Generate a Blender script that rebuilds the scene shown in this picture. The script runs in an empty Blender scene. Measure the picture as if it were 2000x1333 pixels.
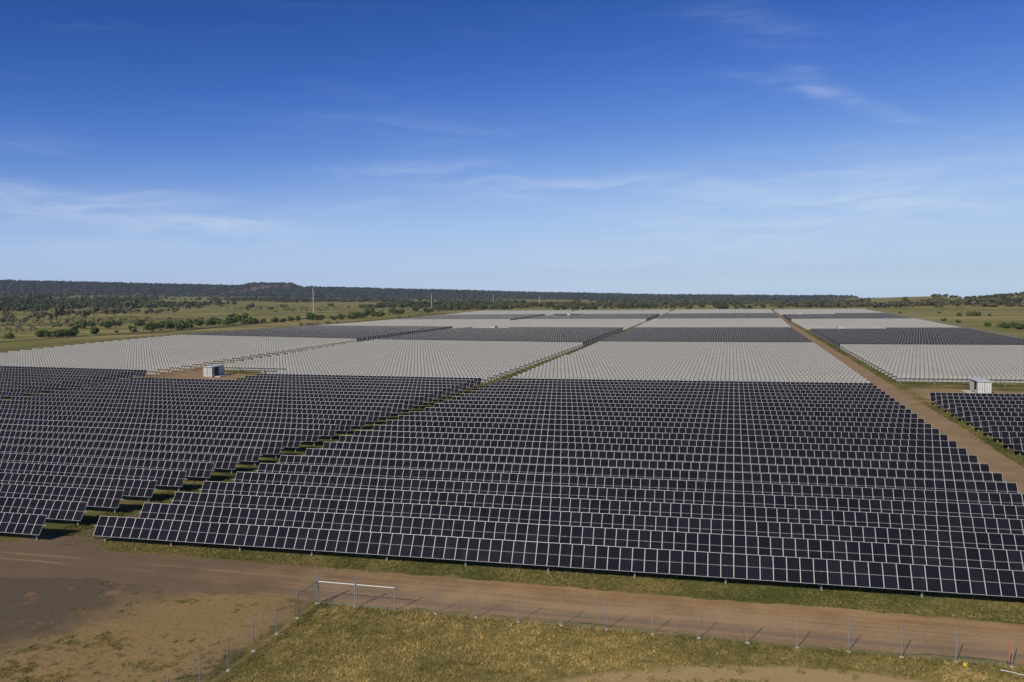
import bpy, math, random
import numpy as np
from mathutils import Matrix, Vector

random.seed(7)
rng = np.random.default_rng(7)
SC = bpy.context.scene
COL = SC.collection
R2D = math.degrees

# ------------------------------------------------------------------ camera
CAM_H = 27.4
# camera axes measured in the frame of the solar field (x along the rows, y away, z up)
ROT = np.array([[0.96624132, -0.00363269, 0.25761311],
                [0.25730891, 0.06418459, -0.96419524],
                [-0.01303217, 0.99793143, 0.06295253]])
cam_data = bpy.data.cameras.new('camera')
cam_data.sensor_width = 36.0
cam_data.lens = 36.0 * 1650.0 / 2000.0
cam_data.clip_start = 0.5
cam_data.clip_end = 30000.0
cam = bpy.data.objects.new('camera', cam_data)
COL.objects.link(cam)
CR = [[0.96624054, -0.00356802, 0.25761692], [0.25731449, 0.06373726, -0.96422343], [-0.01297943, 0.99796034, 0.06250363]]
m4 = Matrix([CR[0] + [0], CR[1] + [0], CR[2] + [CAM_H], [0, 0, 0, 1]])
cam.matrix_world = m4
SC.camera = cam

# ------------------------------------------------------------------ light
SUN_EL = math.radians(35.5)
SHADOW_AZ = math.radians(20.0)            # shadows run this far to the right of +y
sun_dir = Vector((-math.sin(SHADOW_AZ) * math.cos(SUN_EL), -math.cos(SHADOW_AZ) * math.cos(SUN_EL), math.sin(SUN_EL)))
sun_data = bpy.data.lights.new('sun', 'SUN')
sun_data.energy = 4.2
sun_data.angle = math.radians(0.53)
sun_data.color = (1.0, 0.92, 0.79)
sun = bpy.data.objects.new('sun', sun_data)
COL.objects.link(sun)
sun.rotation_euler = sun_dir.to_track_quat('Z', 'Y').to_euler()
sun.location = (0, -40, 120)

SC.view_settings.view_transform = 'Standard'
SC.view_settings.look = 'None'
SC.view_settings.exposure = 0.0
SC.view_settings.gamma = 1.0
SC.cycles.use_denoising = True
SC.cycles.max_bounces = 6
SC.cycles.caustics_reflective = False
SC.cycles.caustics_refractive = False


# ------------------------------------------------------------------ node helper
class NT:
    def __init__(self, tree):
        self.t = tree
        self.t.nodes.clear()

    def n(self, kind, **kw):
        nd = self.t.nodes.new(kind)
        for k, v in kw.items():
            setattr(nd, k, v)
        return nd

    def link(self, a, b):
        self.t.links.new(a, b)

    def _set(self, sock, v):
        if hasattr(v, 'is_output') or isinstance(v, bpy.types.NodeSocket):
            self.link(v, sock)
        else:
            sock.default_value = v

    def m(self, op, a, b=None, c=None, clamp=False):
        nd = self.n('ShaderNodeMath', operation=op)
        nd.use_clamp = clamp
        self._set(nd.inputs[0], a)
        if b is not None:
            self._set(nd.inputs[1], b)
        if c is not None:
            self._set(nd.inputs[2], c)
        return nd.outputs[0]

    def mix(self, f, a, b, blend='MIX'):
        nd = self.n('ShaderNodeMix', data_type='RGBA', blend_type=blend)
        self._set(nd.inputs[0], f)
        for s, v in ((nd.inputs[6], a), (nd.inputs[7], b)):
            if isinstance(v, tuple):
                s.default_value = (v[0], v[1], v[2], 1)
            else:
                self.link(v, s)
        return nd.outputs[2]

    def noise(self, vec, scale, detail=4, rough=0.55, w=None):
        nd = self.n('ShaderNodeTexNoise')
        if vec is not None:
            self.link(vec, nd.inputs['Vector'])
        nd.inputs['Scale'].default_value = scale
        nd.inputs['Detail'].default_value = detail
        nd.inputs['Roughness'].default_value = rough
        return nd.outputs['Fac']

    def ramp(self, fac, lo, hi):
        nd = self.n('ShaderNodeMapRange', interpolation_type='SMOOTHSTEP')
        self._set(nd.inputs['Value'], fac)
        nd.inputs['From Min'].default_value = lo
        nd.inputs['From Max'].default_value = hi
        return nd.outputs[0]

    def mapping(self, vec, scale=(1, 1, 1), loc=(0, 0, 0), rot=(0, 0, 0)):
        nd = self.n('ShaderNodeMapping')
        self.link(vec, nd.inputs[0])
        nd.inputs['Location'].default_value = loc
        nd.inputs['Rotation'].default_value = rot
        nd.inputs['Scale'].default_value = scale
        return nd.outputs[0]


# ------------------------------------------------------------------ sky
world = bpy.data.worlds.new('World')
SC.world = world
world.use_nodes = True
world.cycles.sampling_method = 'MANUAL'
world.cycles.sample_map_resolution = 512
W = NT(world.node_tree)
sky = W.n('ShaderNodeTexSky', sky_type='NISHITA')
sky.sun_disc = False
sky.sun_elevation = SUN_EL
sky.sun_rotation = math.pi + SHADOW_AZ
sky.altitude = 200.0
sky.air_density = 0.5
sky.dust_density = 0.0
sky.ozone_density = 4.0
tc = W.n('ShaderNodeTexCoord')
sep = W.n('ShaderNodeSeparateXYZ')
W.link(tc.outputs['Generated'], sep.inputs[0])
az = W.m('MULTIPLY', W.m('ARCTAN2', sep.outputs[0], sep.outputs[1]), 57.29578)
el = W.m('MULTIPLY', W.m('ARCSINE', sep.outputs[2]), 57.29578)
comb = W.n('ShaderNodeCombineXYZ')
W.link(az, comb.inputs[0])
W.link(el, comb.inputs[1])
ang = comb.outputs[0]
warp = W.n('ShaderNodeTexNoise')
W.link(W.mapping(ang, (0.12, 0.3, 1)), warp.inputs['Vector'])
warp.inputs['Scale'].default_value = 1.0
warp.inputs['Detail'].default_value = 3
wv = W.n('ShaderNodeVectorMath', operation='MULTIPLY_ADD')
W.link(warp.outputs['Color'], wv.inputs[0])
wv.inputs[1].default_value = (3.0, 2.4, 0)
W.link(ang, wv.inputs[2])
wang = wv.outputs[0]


def px_dir(px, py):
    d = np.array([(px - 1000) / 1690., -(py - 666.5) / 1690., -1.0])
    w = ROT @ d
    w /= np.linalg.norm(w)
    return R2D(math.atan2(w[0], w[1])), R2D(math.asin(w[2]))


# wisps of cirrus: centre (seen in the photograph), half length, half width (degrees), tilt, strength
WISPS = [(1650, 183, 4.4, 0.38, -14, 0.34), (1590, 150, 1.6, 0.7, -30, 0.12), (1480, 30, 4.0, 1.2, -22, 0.14),
         (240, 402, 11.0, 0.9, -4, 0.36), (420, 440, 5.0, 0.7, -3, 0.40), (60, 385, 7.0, 1.4, -2, 0.22),
         (800, 310, 5.5, 0.5, 3, 0.26), (870, 340, 4.5, 0.4, -2, 0.26), (1190, 348, 6.5, 0.45, -4, 0.34), (1000, 365, 4.0, 0.6, 0, 0.22),
         (690, 395, 4, 0.5, 2, 0.13), (1500, 420, 12.0, 2.8, 5, 0.36), (1850, 370, 9.0, 2.2, 10, 0.22), (200, 470, 11, 0.8, 0, 0.18), (30, 265, 4, 0.6, 4, 0.14), (800, 240, 9, 1.6, 2, 0.07)]
total = None
for (px, py, su, sv, tilt, st) in WISPS:
    a0, e0 = px_dir(px, py)
    vs = W.mapping(W.mapping(wang, loc=(-a0 - 1.5, -e0 - 1.2, 0)), rot=(0, 0, math.radians(-tilt)))
    s2 = W.n('ShaderNodeSeparateXYZ')
    W.link(vs, s2.inputs[0])
    u2 = W.m('POWER', W.m('ABSOLUTE', W.m('DIVIDE', s2.outputs[0], su)), 2.0)
    v2 = W.m('POWER', W.m('ABSOLUTE', W.m('DIVIDE', s2.outputs[1], sv)), 2.0)
    g = W.m('MULTIPLY', W.m('EXPONENT', W.m('MULTIPLY', W.m('ADD', u2, v2), -1.0)), st)
    total = g if total is None else W.m('ADD', total, g)
fib = W.noise(W.mapping(wang, (0.10, 0.95, 1), rot=(0, 0, math.radians(5))), 1.0, 6, 0.62)
cl = W.m('MULTIPLY', total, W.ramp(fib, 0.30, 0.72), clamp=True)
veil = W.m('MULTIPLY', W.m('MULTIPLY', W.ramp(fib, 0.5, 0.85), 0.035), W.ramp(el, 1.0, 6.0))
cl = W.m('ADD', cl, veil, clamp=True)
# the lens and film of the photograph render this clear sky deeper and bluer: one tone curve over the whole dome
sc1 = W.n('ShaderNodeVectorMath', operation='SCALE')
W.link(sky.outputs[0], sc1.inputs[0])
sc1.inputs['Scale'].default_value = 0.10
cv = W.n('ShaderNodeRGBCurve')
PTS = [[(0, 0), (0.045, 0.010), (0.082, 0.029), (0.123, 0.080), (0.252, 0.325), (0.45, 0.46), (0.70, 0.52), (1, 0.58)],
       [(0, 0), (0.09, 0.045), (0.158, 0.107), (0.234, 0.205), (0.451, 0.495), (0.70, 0.61), (0.92, 0.66), (1, 0.68)],
       [(0, 0), (0.20, 0.20), (0.339, 0.405), (0.478, 0.605), (0.786, 0.82), (1, 0.845)]]
for ci in range(3):
    c = cv.mapping.curves[ci]
    c.points[0].location = PTS[ci][0]
    c.points[1].location = PTS[ci][-1]
    for q in PTS[ci][1:-1]:
        c.points.new(*q)
cv.mapping.update()
W.link(sc1.outputs[0], cv.inputs['Color'])
sc2 = W.n('ShaderNodeVectorMath', operation='SCALE')
W.link(cv.outputs[0], sc2.inputs[0])
sc2.inputs['Scale'].default_value = 10.0
skyc = W.mix(cl, sc2.outputs[0], (7.0, 7.7, 8.8))
bg = W.n('ShaderNodeBackground')
W.link(skyc, bg.inputs[0])
bg.inputs[1].default_value = 0.10
wo = W.n('ShaderNodeOutputWorld')
W.link(bg.outputs[0], wo.inputs[0])


# ------------------------------------------------------------------ scene helpers
def tag(o, label=None, cat=None, group=None, kind=None):
    if label:
        o['label'] = label
    if cat:
        o['category'] = cat
    if group:
        o['group'] = group
    if kind:
        o['kind'] = kind
    return o


def obj(name, me, parent=None, loc=None, rot=None):
    o = bpy.data.objects.new(name, me)
    COL.objects.link(o)
    if parent is not None:
        o.parent = parent
    if loc is not None:
        o.location = loc
    if rot is not None:
        o.rotation_euler = rot
    return o


def empty(name, loc, rot=(0, 0, 0)):
    o = bpy.data.objects.new(name, None)
    o.empty_display_size = 0.5
    COL.objects.link(o)
    o.location = loc
    o.rotation_euler = rot
    return o


def mesh_np(name, verts, faces, mats, midx=None, uvs=None, smooth=False, colors=None):
    """verts (n,3); faces: list/array of equal-length faces or list of arrays"""
    me = bpy.data.meshes.new(name)
    verts = np.asarray(verts, np.float32)
    me.vertices.add(len(verts))
    me.vertices.foreach_set('co', verts.ravel())
    if isinstance(faces, np.ndarray):
        n, k = faces.shape
        me.loops.add(n * k)
        me.loops.foreach_set('vertex_index', faces.astype(np.int32).ravel())
        me.polygons.add(n)
        me.polygons.foreach_set('loop_start', np.arange(0, n * k, k, dtype=np.int32))
        nf = n
    else:
        fl = np.concatenate([np.asarray(f, np.int32) for f in faces])
        ln = np.array([len(f) for f in faces], np.int32)
        me.loops.add(len(fl))
        me.loops.foreach_set('vertex_index', fl)
        me.polygons.add(len(faces))
        me.polygons.foreach_set('loop_start', np.concatenate([[0], np.cumsum(ln)[:-1]]).astype(np.int32))
        nf = len(faces)
    if midx is not None:
        me.polygons.foreach_set('material_index', np.asarray(midx, np.int32))
    me.polygons.foreach_set('use_smooth', np.full(nf, smooth, bool))
    if uvs is not None:
        uvl = me.uv_layers.new(name='UVMap')
        uvl.data.foreach_set('uv', np.asarray(uvs, np.float32).ravel())
    if colors is not None:
        at = me.color_attributes.new('tint', 'FLOAT_COLOR', 'POINT')
        c4 = np.ones((len(verts), 4), np.float32)
        c4[:, :3] = colors
        at.data.foreach_set('color', c4.ravel())
    for mt in (mats if isinstance(mats, (list, tuple)) else [mats]):
        me.materials.append(mt)
    me.update()
    me.validate()
    return me


class MB:
    """collects boxes, tubes, prisms into one mesh"""
    def __init__(self):
        self.v, self.f, self.mi = [], [], []

    def add(self, vs, fs, mi=0):
        b = len(self.v)
        self.v += [tuple(p) for p in vs]
        self.f += [[b + i for i in f] for f in fs]
        self.mi += [mi] * len(fs)

    def box(self, c, s, mi=0, rot=None):
        hx, hy, hz = s[0] / 2, s[1] / 2, s[2] / 2
        vs = [Vector((x * hx, y * hy, z * hz)) for z in (-1, 1) for y in (-1, 1) for x in (-1, 1)]
        if rot is not None:
            vs = [rot @ v for v in vs]
        vs = [v + Vector(c) for v in vs]
        self.add(vs, [(0, 2, 3, 1), (4, 5, 7, 6), (0, 1, 5, 4), (2, 6, 7, 3), (0, 4, 6, 2), (1, 3, 7, 5)], mi)

    def tube(self, a, b, r0, r1=None, n=8, mi=0, caps=True):
        a, b = Vector(a), Vector(b)
        r1 = r0 if r1 is None else r1
        d = (b - a).normalized()
        u = d.orthogonal().normalized()
        w = d.cross(u)
        vs = []
        for p, r in ((a, r0), (b, r1)):
            for i in range(n):
                t = 2 * math.pi * i / n
                vs.append(p + u * (r * math.cos(t)) + w * (r * math.sin(t)))
        fs = [(i, (i + 1) % n, n + (i + 1) % n, n + i) for i in range(n)]
        if caps:
            fs += [tuple(reversed(range(n))), tuple(range(n, 2 * n))]
        self.add(vs, fs, mi)

    def mesh(self, name, mats, smooth=False):
        return mesh_np(name, np.array([tuple(v) for v in self.v]), self.f, mats, self.mi, smooth=smooth)


# value noise for placing things
_NT = rng.random((256, 256))


def vnoise(x, y, s):
    x = np.asarray(x, float) / s + 1000.3
    y = np.asarray(y, float) / s + 1000.7
    xi, yi = np.floor(x).astype(int), np.floor(y).astype(int)
    fx, fy = x - xi, y - yi
    fx, fy = fx * fx * (3 - 2 * fx), fy * fy * (3 - 2 * fy)
    g = lambda i, j: _NT[i % 256, j % 256]
    return (g(xi, yi) * (1 - fx) + g(xi + 1, yi) * fx) * (1 - fy) + (g(xi, yi + 1) * (1 - fx) + g(xi + 1, yi + 1) * fx) * fy


def fnoise(x, y, s):
    return 0.55 * vnoise(x, y, s) + 0.3 * vnoise(x + 31.7, y - 12.1, s / 2.1) + 0.15 * vnoise(x - 77.7, y + 45.1, s / 4.3)


# ------------------------------------------------------------------ projection used to lay out the plan
FQ = 1690.0
KD = 2.8e-8


def undist(px, py):
    dx, dy = px - 1000.0, py - 666.5
    k = 1 + KD * (dx * dx + dy * dy)
    return 1000 + dx * k, 666.5 + dy * k


def plan(px, py, z=0.0):
    """plan position of a spot of the photograph lying at height z"""
    ux, uy = undist(px, py)
    w = ROT @ np.array([(ux - 1000) / FQ, -(uy - 666.5) / FQ, -1.0])
    t = (z - CAM_H) / w[2]
    return w[0] * t, w[1] * t


def project(x, y, z):
    x, y, z = np.broadcast_arrays(np.asarray(x, float), np.asarray(y, float), np.asarray(z, float) - CAM_H)
    c = np.tensordot(ROT.T, np.array([x, y, z]), 1)
    return 1000 + FQ * c[0] / -c[2], 666.5 - FQ * c[1] / -c[2]


# ------------------------------------------------------------------ terrain
SKY_X = [-900, -200, 0, 100, 200, 300, 400, 462, 480, 562, 580, 600, 700, 800, 900, 1000, 1100, 1200, 1300, 1400, 1500, 1600, 1700, 1780, 1840, 1885, 1905, 1950, 2000, 2200, 2900]
SKY_Y = [546, 549, 550.5, 552, 554, 556, 557.5, 558.5, 553.0, 553.2, 560.5, 560.5, 562.5, 565, 567, 570, 572, 574, 576, 577, 578, 579, 580, 579, 578, 583, 583, 579, 574, 566, 560]
BASE_X = [-900, 0, 300, 600, 1000, 1400, 1700, 1800, 2000, 2900]
BASE_Y = [570, 571, 574, 578, 581, 584, 587, 589, 591, 592]


def az_tables():
    azs = np.radians(np.linspace(-70, 45, 461))
    px, van = project(np.sin(azs) * 1e6, np.cos(azs) * 1e6, CAM_H)
    k = 1 + KD * ((px - 1000) ** 2)
    pxd = 1000 + (px - 1000) / (1 + KD * ((px - 1000) / k) ** 2)
    sy = np.interp(pxd, SKY_X, SKY_Y)
    by = np.interp(pxd, BASE_X, BASE_Y)
    corr = lambda y: 666.5 + (y - 666.5) * (1 + KD * (pxd - 1000) ** 2)
    # slope of sight lines (dz per metre of plan distance)
    def slope(y):
        d = np.array([(px - 1000) / FQ, -(y - 666.5) / FQ, -np.ones_like(px)])
        w = ROT @ d
        return w[2] / np.hypot(w[0], w[1])
    near = np.clip((pxd - 1550) / 250, 0, 1)
    near = near * near * (3 - 2 * near)
    foot = 3800 * (1 - near) + 1180 * near
    crest = 4600 * (1 - near) + 1550 * near
    return azs, slope(corr(sy)), slope(corr(by)), foot, crest


AZ, S_SKY, S_BASE, R_FOOT, R_CREST = az_tables()
R_FLAT = 1000.0


def terrain(x, y):
    x = np.asarray(x, float)
    y = np.asarray(y, float)
    r = np.maximum(np.hypot(x, y), 1e-3)
    a = np.arctan2(x, y)
    ss, sb = np.interp(a, AZ, S_SKY), np.interp(a, AZ, S_BASE)
    rf, rc = np.interp(a, AZ, R_FOOT), np.interp(a, AZ, R_CREST)
    back = (np.abs(a) > math.radians(100))
    s0 = -CAM_H / R_FLAT
    t = np.clip((1 / r - 1 / rf) / (1 / R_FLAT - 1 / rf), 0, 1)
    s_plain = sb + (s0 - sb) * t
    u = np.clip((r - rf) / (rc - rf), 0, 1)
    u = u * u * (3 - 2 * u)
    s = s_plain + (ss - sb) * u
    z = CAM_H + s * r
    over = np.clip(r - rc, 0, None)
    z = z - over * 0.035
    z = np.where(r < R_FLAT, 0.0, z)
    z = np.where(back, np.minimum(z, 0.0), z)
    # low rise under the left blocks
    z = z + 3.3 * np.exp(-0.5 * ((x + 285) / 85) ** 2 - 0.5 * ((y - 350) / 130) ** 2)
    w = np.clip((r - 120) / 600, 0, 1)
    z = z + w * 1.2 * (fnoise(x, y, 170) - 0.5) * np.clip((np.abs(x + 90) - 230) / 60, 0, 1)
    return z


def tz(x, y):
    return float(terrain(x, y))


# ------------------------------------------------------------------ materials
def material(name):
    mt = bpy.data.materials.new(name)
    mt.use_nodes = True
    return mt, NT(mt.node_tree)


def finish(N, color, rough=0.8, metal=0.0, spec=0.5, bump=None, coat=0.0, bump_d=0.05, bump_s=0.6):
    b = N.n('ShaderNodeBsdfPrincipled')
    if isinstance(color, tuple):
        b.inputs['Base Color'].default_value = (*color, 1)
    else:
        N.link(color, b.inputs['Base Color'])
    N._set(b.inputs['Roughness'], rough)
    N._set(b.inputs['Metallic'], metal)
    b.inputs['Specular IOR Level'].default_value = spec
    b.inputs['Coat Weight'].default_value = coat
    if bump is not None:
        bp = N.n('ShaderNodeBump')
        bp.inputs['Strength'].default_value = bump_s
        bp.inputs['Distance'].default_value = bump_d
        N.link(bump, bp.inputs['Height'])
        N.link(bp.outputs[0], b.inputs['Normal'])
    o = N.n('ShaderNodeOutputMaterial')
    N.link(b.outputs[0], o.inputs[0])
    return b


def wcoord(N):
    g = N.n('ShaderNodeNewGeometry')
    return g.outputs['Position']


def mat_metal(name, col, rough=0.45, metal=0.6, var=0.15):
    mt, N = material(name)
    p = wcoord(N)
    c = N.mix(N.ramp(N.noise(p, 3.0, 4), 0.3, 0.7), tuple(v * (1 - var) for v in col), tuple(min(1, v * (1 + var)) for v in col))
    finish(N, c, rough, metal)
    return mt


M = {}
M['galv'] = mat_metal('galvanised_steel', (0.22, 0.222, 0.22), 0.7, 0.1)
M['frame'] = mat_metal('module_frame_aluminium', (0.50, 0.505, 0.51), 0.45, 0.15, 0.05)
M['purlin'] = mat_metal('shade_dark_purlin', (0.16, 0.155, 0.15), 0.5, 0.3, 0.1)  # darker than real galvanised purlins: underside shade painted into the colour
M['whitepaint'] = mat_metal('white_enamel', (0.54, 0.54, 0.53), 0.45, 0.0, 0.06)
M['concrete'] = mat_metal('pale_concrete', (0.48, 0.45, 0.39), 0.9, 0.0, 0.15)
M['darksteel'] = mat_metal('dark_louvre_steel', (0.05, 0.055, 0.06), 0.6, 0.2)
M['greenblue'] = mat_metal('teal_grey_door', (0.30, 0.40, 0.40), 0.5, 0.0, 0.08)
M['orange'] = mat_metal('orange_marker_paint', (0.62, 0.12, 0.03), 0.6, 0.0, 0.1)
M['yellow'] = mat_metal('yellow_plastic', (0.65, 0.42, 0.03), 0.5, 0.0, 0.1)
M['pole'] = mat_metal('weathered_pole_concrete', (0.43, 0.41, 0.37), 0.85, 0.0, 0.1)


def mat_cells():
    mt, N = material('solar_glass')
    uv = N.n('ShaderNodeUVMap', uv_map='UVMap').outputs[0]
    s = N.n('ShaderNodeSeparateXYZ')
    N.link(uv, s.inputs[0])
    u, v = s.outputs[0], s.outputs[1]
    fr = N.m('FRACT', N.m('MULTIPLY', u, 6.0))
    line = N.m('GREATER_THAN', N.m('ABSOLUTE', N.m('SUBTRACT', fr, 0.5)), 0.455)
    fb = N.m('FRACT', N.m('MULTIPLY', v, 24.0))
    rowl = N.m('GREATER_THAN', N.m('ABSOLUTE', N.m('SUBTRACT', fb, 0.5)), 0.47)
    mid = N.m('LESS_THAN', N.m('ABSOLUTE', N.m('SUBTRACT', v, 0.5)), 0.0085)
    edge = N.m('GREATER_THAN', N.m('MAXIMUM', N.m('ABSOLUTE', N.m('SUBTRACT', u, 0.5)), N.m('ADD', N.m('ABSOLUTE', N.m('SUBTRACT', v, 0.5)), -0.0)), 0.4925)
    oi = N.n('ShaderNodeObjectInfo')
    rnd = oi.outputs['Random']
    cell = N.mix(rnd, (0.0062, 0.0060, 0.0100), (0.0118, 0.0112, 0.0172))
    c = N.mix(N.m('MULTIPLY', line, 0.55), cell, (0.075, 0.075, 0.09))
    c = N.mix(N.m('MULTIPLY', rowl, 0.30), c, (0.075, 0.075, 0.09))
    c = N.mix(N.m('MULTIPLY', mid, 0.75), c, (0.34, 0.34, 0.36))
    c = N.mix(N.m('MULTIPLY', edge, 0.5), c, (0.25, 0.25, 0.26))
    # dust film and a few bird streaks
    tcn = N.n('ShaderNodeTexCoord')
    p = tcn.outputs['Object']
    off = N.n('ShaderNodeVectorMath', operation='MULTIPLY_ADD')
    cx = N.n('ShaderNodeCombineXYZ')
    N.link(rnd, cx.inputs[0]); N.link(rnd, cx.inputs[1]); N.link(rnd, cx.inputs[2])
    N.link(cx.outputs[0], off.inputs[0])
    off.inputs[1].default_value = (53.1, 91.7, 17.3)
    N.link(p, off.inputs[2])
    pp = off.outputs[0]
    dust = N.ramp(N.noise(N.mapping(pp, (1.2, 0.5, 1)), 1.6, 5, 0.6), 0.45, 0.85)
    c = N.mix(N.m('MULTIPLY', dust, 0.012), c, (0.33, 0.27, 0.2))
    streak = N.ramp(N.noise(N.mapping(pp, (7.0, 0.9, 1)), 1.5, 3, 0.7), 0.715, 0.80)
    c = N.mix(N.m('MULTIPLY', streak, 0.30), c, (0.5, 0.49, 0.46))
    finish(N, c, N.m('ADD', 0.10, N.m('MULTIPLY', dust, 0.10)), 0.0, 0.10)
    return mt


def mat_back():
    mt, N = material('module_backsheet')
    uv = N.n('ShaderNodeUVMap', uv_map='UVMap').outputs[0]
    s = N.n('ShaderNodeSeparateXYZ')
    N.link(uv, s.inputs[0])
    u, v = s.outputs[0], s.outputs[1]
    p = wcoord(N)
    n = N.ramp(N.noise(p, 0.35, 4), 0.3, 0.7)
    c = N.mix(n, (0.71, 0.70, 0.685), (0.77, 0.765, 0.75))
    mid = N.m('LESS_THAN', N.m('ABSOLUTE', N.m('SUBTRACT', v, 0.5)), 0.012)
    c = N.mix(N.m('MULTIPLY', mid, 0.3), c, (0.4, 0.4, 0.4))
    rail = N.m('GREATER_THAN', N.m('ABSOLUTE', N.m('SUBTRACT', u, 0.5)), 0.465)
    c = N.mix(rail, c, (0.16, 0.155, 0.15))  # rails drawn at the module edges, seam shade included in their dark tone
    finish(N, c, 0.6, 0.0, 0.3)
    return mt


M['cells'] = mat_cells()
M['back'] = mat_back()


def mat_tint(name, rough=0.85, transl=0.0):
    """colour comes from the plant's own per-vertex leaf colour"""
    mt, N = material(name)
    at = N.n('ShaderNodeAttribute', attribute_name='tint')
    b = finish(N, at.outputs['Color'], rough, 0.0, 0.2)
    return mt


M['leaf'] = mat_tint('leaf')
M['grass'] = mat_tint('grass_blade')


def mat_tree(name, a, b2):
    mt, N = material(name)
    oi = N.n('ShaderNodeObjectInfo')
    at = N.n('ShaderNodeAttribute', attribute_name='tint')
    c = N.mix(oi.outputs['Random'], a, b2)
    c = N.mix(1.0, c, at.outputs['Color'], 'MULTIPLY')
    finish(N, c, 0.8, 0.0, 0.2)
    return mt


M['shrub'] = mat_tree('green_shrub_leaves', (0.055, 0.085, 0.022), (0.085, 0.11, 0.03))
M['scrub'] = mat_tree('grey_scrub_leaves', (0.105, 0.105, 0.055), (0.15, 0.14, 0.085))
M['acacia'] = mat_tree('olive_tree_leaves', (0.07, 0.085, 0.035), (0.10, 0.11, 0.05))
mt, N = material('bark')
finish(N, N.mix(N.noise(wcoord(N), 2.0, 4), (0.10, 0.075, 0.055), (0.22, 0.18, 0.14)), 0.9)
M['bark'] = mt


_a = np.array([(490 - 1000) * (1 + KD * 510 ** 2) / FQ, 0.06, -1.0])
_w = ROT @ _a
MESA = (_w[0] / math.hypot(_w[0], _w[1]) * 4250, _w[1] / math.hypot(_w[0], _w[1]) * 4250)


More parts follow.
